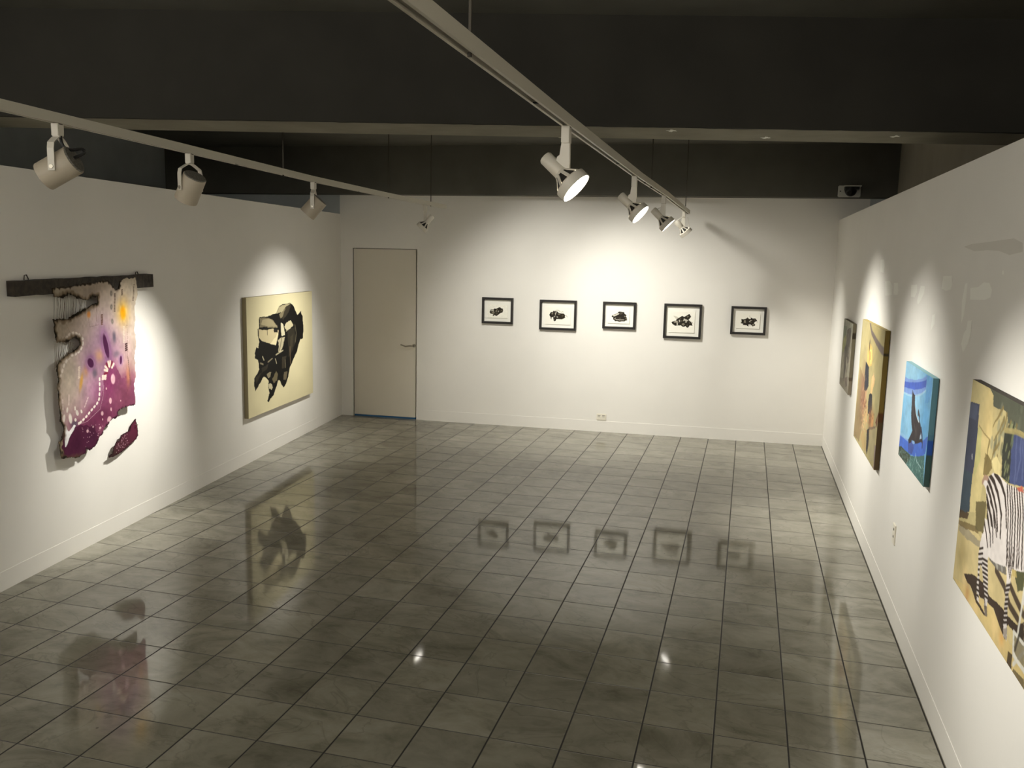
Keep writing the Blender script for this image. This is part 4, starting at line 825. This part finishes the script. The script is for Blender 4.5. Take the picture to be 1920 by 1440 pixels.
# dark foliage
a.poly([(0.180,-0.010),(0.253,0.022),(0.260,0.068),(0.327,0.068),(0.363,0.055),(0.404,0.065),(0.423,0.101),(0.466,0.089),(0.505,0.102),(0.589,0.101),(0.877,0.103),(0.835,-0.085),(0.540,-0.019),(0.383,-0.019)], (80, 82, 68), 1, .012)
for i in range(90):
    c = [(0.441,0.064)][0]; a.disc((c[0]+a.rs.uniform(-.16,.6), c[1]+a.rs.uniform(-.13,.2)), .02, .03, [(70,74,60),(108,110,92),(94,96,80),(120,122,104)][i%4], .5)
# shadows of leaves on the wall
for q in [((560,370),(490,480),(450,560)), ((570,470),(520,600),(460,700)), ((600,430),(570,560),(540,640)), ((520,720),(470,800),(440,900)), ((415,700),(400,820),(385,960)), ((640,500),(600,560)), ((500,860),(495,960),(500,1050)), ((470,760),(450,860))]: pass
for q in ([(0.363,0.055),(0.309,0.115),(0.278,0.157)], [(0.382,0.091),(0.349,0.154),(0.302,0.210)], [(0.405,0.069),(0.391,0.126),(0.362,0.167)], [(0.361,0.201),(0.322,0.247),(0.303,0.296)], [(0.258,0.224),(0.255,0.277),(0.250,0.340)], [(0.447,0.086),(0.419,0.122)], [(0.356,0.261),(0.359,0.302),(0.373,0.335)], [(0.327,0.228),(0.309,0.277)], [(0.501,0.087),(0.498,0.112)]):
    a.line(q, .010, (122,106,64), .9, .004, .01)
a.poly([(0.235,0.283),(0.303,0.296),(0.311,0.327),(0.280,0.373),(0.230,0.391),(0.227,0.339)], (104,88,50), .8, .025); a.line([(0.130,0.190),(0.192,0.208),(0.262,0.218)], .004, (140,120,76), .8)
a.poly([(0.303,0.296),(0.356,0.261),(0.392,0.282),(0.394,0.331),(0.344,0.333)], (206,190,136), .9, .03)
# blue shutter on the left
a.poly([(-0.003,0.109),(0.110,0.095),(0.119,0.238),(0.121,0.357),(0.108,0.468),(0.116,0.610),(-0.002,0.660),(-0.001,0.446)], (62,66,84), 1, .004); a.poly([(0.004,0.111),(0.095,0.103),(0.089,0.173),(0.005,0.186)], (78,84,106), .8, .03); a.poly([(-0.001,0.446),(0.110,0.430),(0.116,0.610),(-0.002,0.660)], (58,74,80), .7, .03); a.line([(0.082,0.346),(0.086,0.359)], .008, (190,190,190), .9)
# blue door with dark jamb
a.poly([(0.403,0.135),(0.491,0.118),(0.571,0.110),(0.931,0.072),(0.957,0.189),(0.616,0.297),(0.489,0.329),(0.414,0.332),(0.396,0.223)], (48,50,42), 1, .006)
a.poly([(0.471,0.129),(0.571,0.112),(0.740,0.092),(0.777,0.252),(0.616,0.297),(0.493,0.328),(0.475,0.198)], (62, 70, 106), 1, .008)
for q in ([(0.511,0.127),(0.525,0.221),(0.538,0.311)], [(0.550,0.128),(0.561,0.209),(0.551,0.290)], [(0.567,0.130),(0.598,0.273)]): a.line(q, .008, (88, 96, 132), .7, None, .01)
for i in range(26):
    c = [(0.458,0.223)][0]; a.disc((c[0]+a.rs.uniform(-.03,.03), c[1]+a.rs.uniform(-.13,.12)), .008, .022, [(128,132,92),(96,104,70),(40,44,36)][i%3], .7, .4)
a.line([(0.398,0.136),(0.507,0.113),(0.591,0.108)], .012, (150,136,90), .9)
# ground
a.poly([(-0.014,0.715),(0.224,0.651),(0.327,0.675),(0.429,0.667),(0.541,0.622),(0.606,0.578),(0.710,0.686),(0.792,1.029),(-0.007,0.991)], (196,178,130), 1, .01)
a.poly([(-0.007,0.991),(0.441,0.879),(0.614,0.912),(0.766,0.919),(1.104,0.909),(0.788,1.011),(0.395,0.993)], (206,182,124), .9, .02); a.blob([(0.077,0.832)][0], .09, .1, (150,134,90), .7)
a.poly([(0.014,0.710),(0.113,0.692),(0.249,0.682),(0.323,0.659),(0.315,0.688),(0.225,0.719),(0.108,0.742),(0.014,0.744)], (150,140,116), .9, .03); a.poly([(-0.017,0.703),(0.218,0.631),(0.248,0.650),(0.097,0.700),(-0.011,0.724)], (108,92,60), .8, .02)
a.poly([(-0.003,0.648),(0.119,0.616),(0.109,0.647),(-0.002,0.686)], (72,56,40), .9, .02)
for c in ([(0.294,0.972)][0], [(0.497,0.929)][0], [(0.140,0.922)][0], [(0.562,0.969)][0]): a.blob(c, .05, .05, (224,196,140), .7)
a.blob([(0.191,0.974)][0], .04, .06, (176,128,80), .6); a.blob([(0.569,0.941)][0], .03, .03, (214,160,90), .7)
a.poly([(0.183,0.530),(0.292,0.485),(0.300,0.632),(0.206,0.650)], (96,86,56), .9, .015)
# cast shadow of the animal
sh = (62,50,42)
a.poly([(0.127,0.908),(0.212,0.859),(0.307,0.837),(0.366,0.823),(0.418,0.849),(0.526,0.828),(0.605,0.826),(0.677,0.815),(0.730,0.771),(0.749,0.850),(0.673,0.851),(0.613,0.856),(0.578,0.900),(0.506,0.881),(0.469,0.874),(0.412,0.883),(0.340,0.901),(0.260,0.908),(0.177,0.922)], sh, 1, .012)
a.poly([(0.209,0.910),(0.274,0.900),(0.325,0.935),(0.413,0.944),(0.385,0.955),(0.297,0.952)], sh, .95, .008); a.line([(0.481,0.867),(0.545,0.899),(0.596,0.918)], .010, sh, .95); a.line([(0.456,0.714),(0.544,0.736),(0.606,0.780),(0.682,0.790)], .016, sh, .9); a.line([(0.573,0.697),(0.642,0.725),(0.719,0.750)], .016, sh, .9)
a.poly([(0.373,0.677),(0.446,0.677),(0.535,0.649),(0.551,0.686),(0.468,0.707),(0.382,0.710)], (104,100,94), .95, .02); a.line([(0.448,0.682),(0.465,0.697)], .012, (160,156,146), .8); a.line([(0.499,0.667),(0.510,0.684)], .012, (150,146,140), .8)
a.poly([(0.609,0.538),(0.664,0.495),(0.703,0.658),(0.659,0.694),(0.626,0.657)], (70,72,48), .9, .02); a.poly([(0.593,0.624),(0.627,0.612),(0.636,0.651),(0.609,0.666)], (180,160,100), .8, .03)
# zebra: body, legs
zw = (206,198,192); zk = (52,42,36)
zb = [(0.232,0.421),(0.282,0.381),(0.335,0.340),(0.394,0.331),(0.444,0.338),(0.481,0.336),(0.542,0.325),(0.606,0.308),(0.811,0.249),(0.894,0.467),(0.678,0.604),(0.632,0.624),(0.517,0.665),(0.427,0.695),(0.366,0.700),(0.332,0.630),(0.310,0.527),(0.275,0.436)]
zl = [[(0.296,0.559),(0.386,0.555),(0.404,0.596),(0.385,0.665),(0.367,0.711),(0.395,0.807),(0.409,0.873),(0.405,0.925),(0.420,0.943),(0.391,0.946),(0.364,0.862),(0.324,0.783),(0.277,0.757),(0.273,0.683),(0.297,0.621)],
      [(0.284,0.633),(0.309,0.665),(0.305,0.743),(0.299,0.797),(0.304,0.858),(0.325,0.935),(0.301,0.936),(0.283,0.869),(0.279,0.795),(0.267,0.737)],
      [(0.522,0.546),(0.589,0.508),(0.615,0.562),(0.592,0.596),(0.593,0.675),(0.588,0.757),(0.597,0.843),(0.611,0.902),(0.611,0.925),(0.580,0.923),(0.568,0.860),(0.562,0.783),(0.559,0.693),(0.535,0.625)]]
m = a.inside(zb, .003)
for q in zl: m |= a.inside(q, .003)
a.put(m.astype(float), zw, 1)
fore = [[(.70,.40),(.76,.37),(.80,.30),(.85,.22),(.90,.20),(.93,.24),(.97,.33),(.965,.37),(.93,.355),(.905,.33),(.88,.40),(.86,.50),(.84,.60),(.79,.68),(.70,.72)],
        [(.76,.64),(.80,.63),(.795,.80),(.79,.95),(.765,.95),(.77,.80)], [(.81,.60),(.845,.58),(.85,.78),(.86,.92),(.835,.92),(.83,.78)]]
for q in fore: m |= a.inside(q, .003)
a.put(m.astype(float), zw, 1)
lay = a.a.copy()
for k in range(5):
    a.line([(.77+.018*k, .37-.035*k), (.80+.022*k, .47-.03*k)], .008, zk, 1, .005, .006)
for k in range(4): a.line([(.73+.022*k, .40), (.74+.022*k, .55), (.735+.02*k, .69)], .007, zk, 1, .006, .006)
for k in range(8):
    a.line([(.765, .72+.027*k), (.80, .715+.027*k)], .006, zk, 1); a.line([(.825, .70+.027*k), (.865, .695+.027*k)], .006, zk, 1)
a.blob((.955,.352), .03, .025, (60,50,46), .9, 2); a.blob((.925,.27), .009, .009, (30,24,22), 1, 2)
for q in ([(0.300,0.366),(0.356,0.379),(0.393,0.407),(0.420,0.434),(0.452,0.482),(0.464,0.568)], [(0.345,0.337),(0.414,0.353),(0.462,0.388),(0.488,0.435),(0.506,0.508)], [(0.286,0.393),(0.334,0.413),(0.374,0.448),(0.404,0.487),(0.432,0.558)], [(0.289,0.426),(0.333,0.452),(0.370,0.493),(0.401,0.555)], [(0.291,0.465),(0.330,0.501),(0.372,0.560)], [(0.301,0.513),(0.326,0.546),(0.359,0.592)]):
    a.line(q, .0125, zk, 1, .008, .006)
for i, x in enumerate(range(600, 1080, 26)):
    q = [(0.472,0.335),(0.500,0.429),(0.523,0.540),(0.515,0.657)]; dx = (x-600)
    A_ = [(0.473,0.339),(0.682,0.290)]; B_ = [(0.510,0.441),(0.722,0.395)]; C_ = [(0.529,0.562),(0.737,0.490)]; D_ = [(0.541,0.648),(0.747,0.563)]
    f_ = dx/260.0; w_ = .35*math.sin(i*2.1)*.02
    q = [(e[0][0]+(e[1][0]-e[0][0])*(f_+w_*k), e[0][1]+(e[1][1]-e[0][1])*f_) for k, e in enumerate((A_, B_, C_, D_))]
    a.line(q, .0072, zk, 1, .006, .006)
for q in ([(0.290,0.524),(0.335,0.560),(0.368,0.600),(0.381,0.649)], [(0.302,0.494),(0.356,0.526),(0.386,0.567),(0.400,0.621)], [(0.334,0.468),(0.379,0.498),(0.407,0.534),(0.429,0.584)], [(0.294,0.579),(0.326,0.614),(0.354,0.662)]): a.line(q, .0075, zk, 1, .006, .006)
def bars(q0, q1, n, wd):
    for k in range(n):
        f_ = (k+.5)/n; p0 = [(q0[0][j]*(1-f_)+q0[1][j]*f_) for j in (0,1)]; p1 = [(q1[0][j]*(1-f_)+q1[1][j]*f_) for j in (0,1)]
        a.line([p0, p1], wd, zk, 1)
bars([(0.309,0.728),(0.367,0.885)], [(0.382,0.710),(0.417,0.874)], 9, .0055); bars([(0.259,0.709),(0.295,0.927)], [(0.309,0.678),(0.326,0.921)], 10, .0055); bars([(0.553,0.720),(0.570,0.883)], [(0.597,0.690),(0.606,0.860)], 9, .006)
for dx in (0, 14, 28, 42): 
    q = [(0.538,0.555),(0.547,0.619),(0.582,0.681)]; a.line([(u+dx*.0011, v) for u, v in q], .0045, zk, 1)
m3 = m[..., None]; a.a = np.where(m3, a.a, lay)
a.poly([(0.378,0.916),(0.409,0.900),(0.422,0.942),(0.396,0.949)], (110,98,86), .9); a.poly([(0.574,0.898),(0.606,0.871),(0.613,0.921),(0.585,0.925)], (150,140,130), .9); a.line([(0.358,0.852),(0.394,0.919)], .006, zk, .8)
a.line([(0.232,0.421),(0.247,0.394),(0.283,0.385)], .012, (150,120,104), .9); a.poly([(0.559,0.322),(0.604,0.301),(0.621,0.317),(0.578,0.330)], (176,84,64), .9, .02)
# white chair at the right
for q in ([(0.662,0.855),(0.677,0.938),(0.770,0.938)], [(0.662,0.855),(0.749,0.850)], [(0.703,0.658),(0.701,0.745),(0.694,0.837)], [(0.685,0.971),(0.755,0.873)]): a.line(q, .010, (206,202,190), 1)
a.poly([(0.670,0.861),(0.750,0.855),(0.768,0.929),(0.681,0.929)], (120,112,92), .8, .01); a.line([(0.681,0.929),(0.719,0.941),(0.769,0.933)], .008, (214,210,198), 1); a.poly([(0.636,0.949),(0.671,0.941),(0.675,1.006),(0.630,1.004)], (70,58,44), .9, .01)
a.poly([(0.688,0.985),(0.777,0.965),(0.790,1.020),(0.679,1.020)], (96,84,60), .8, .01); a.line([(0.712,0.815),(0.687,0.908)], .010, (60,54,46), .8)
a.brush(.045, 16)
canvas_on('canvas_painting', 'large canvas of a zebra in a sunlit courtyard, nearest on the right wall', a, WR, 0.36, -3.6, 2.53, 5.185, 0.10, None, edge=(58,50,40), top=(52,44,36), group='canvases on the right wall')


# ------------------------------------------------------------------ outlets and security camera
t = thing('wall_outlet', 'white double socket low on the back wall', 'outlet', WB(-7.01, 0.46, 0.025))
bm = bmesh.new(); wbox(bm, WB, -7.20, -6.83, 0.46, 0.70, 0.025, 0.06); bmesh.ops.bevel(bm, geom=bm.edges[:], offset=0.004, segments=2, affect='EDGES'); link('cover_plate', bm, M['plate'], t)
for x in (-7.10, -6.93):
    bm = bmesh.new(); lathe(bm, WB(x, 0.58, 0.058), Vector((0,-1,0)), [(0,0.062*T),(0.012*T,0.058*T)], 16); so = link('socket', bm, M['plate'], t)
    bm = bmesh.new()
    for dx in (-0.025, 0.025): wbox(bm, WB, x+dx-0.007, x+dx+0.007, 0.575, 0.62, 0.06, 0.0745)
    wbox(bm, WB, x-0.05, x+0.05, 0.628, 0.642, 0.06, 0.074)
    link('slots', bm, M['slotgrey'], so)
t = thing('wall_outlet', 'white socket plate low on the right wall below the blue painting', 'outlet', WR(5.3, 1.46, 0))
bm = bmesh.new(); wbox(bm, WR, 5.48, 5.22, 1.40, 1.78, 0, 0.022); bmesh.ops.bevel(bm, geom=bm.edges[:], offset=0.002, segments=2, affect='EDGES'); link('cover_plate', bm, M['plate'], t)
for z in (1.68, 1.54):
    bm = bmesh.new(); wbox(bm, WR, 5.38, 5.32, z-0.02, z+0.02, 0.02, 0.027); link('socket_slot', bm, M['slotgrey'], t)

t = thing('security_camera', 'black dome security camera on a grey bracket at the right end of the back beam', 'camera', WB(1.2, 8.80, 0.75))
bm = bmesh.new(); wbox(bm, WB, 0.85, 1.58, 8.80, 9.19, 0.75, 0.79); bmesh.ops.bevel(bm, geom=bm.edges[:], offset=0.008, segments=2, affect='EDGES')
pl = link('back_plate', bm, M['camgrey'], t)
bm = bmesh.new(); lathe(bm, WB(0.93, 9.0, 0.785), Vector((0,-1,0)), [(0,0.025*T),(0.012*T,0.02*T)], 12); link('screw', bm, M['slotgrey'], pl)
bm = bmesh.new(); wbox(bm, WB, 1.00, 1.55, 9.13, 9.165, 0.77, 1.25); link('hood', bm, M['camgrey'], t)
bm = bmesh.new(); wbox(bm, WB, 1.04, 1.50, 9.03, 9.13, 0.78, 1.16); link('mount', bm, M['black'], t)
bm = bmesh.new(); dc = WB(1.24, 8.93, 1.0); lathe(bm, dc + Vector((0,0,0.2*T)), Vector((0,0,-1)), [(0,0.17*T),(0.12*T,0.19*T)] + [(0.12*T+0.2*T*math.sin(a), 0.19*T*math.cos(a)+0.0005) for a in [math.pi/2*k/7 for k in range(1, 8)]], 24); link('dome', bm, M['black'], t, True)
bm = bmesh.new(); lathe(bm, dc + Vector((-0.05*T,-0.13*T,0.0)), Vector((-0.25,-1,-0.3)), [(0,0.09*T),(0.07*T,0.085*T),(0.08*T,0.06*T),(0.05*T,0.05*T)], 20); link('lens', bm, M['cagedark'], t, True)
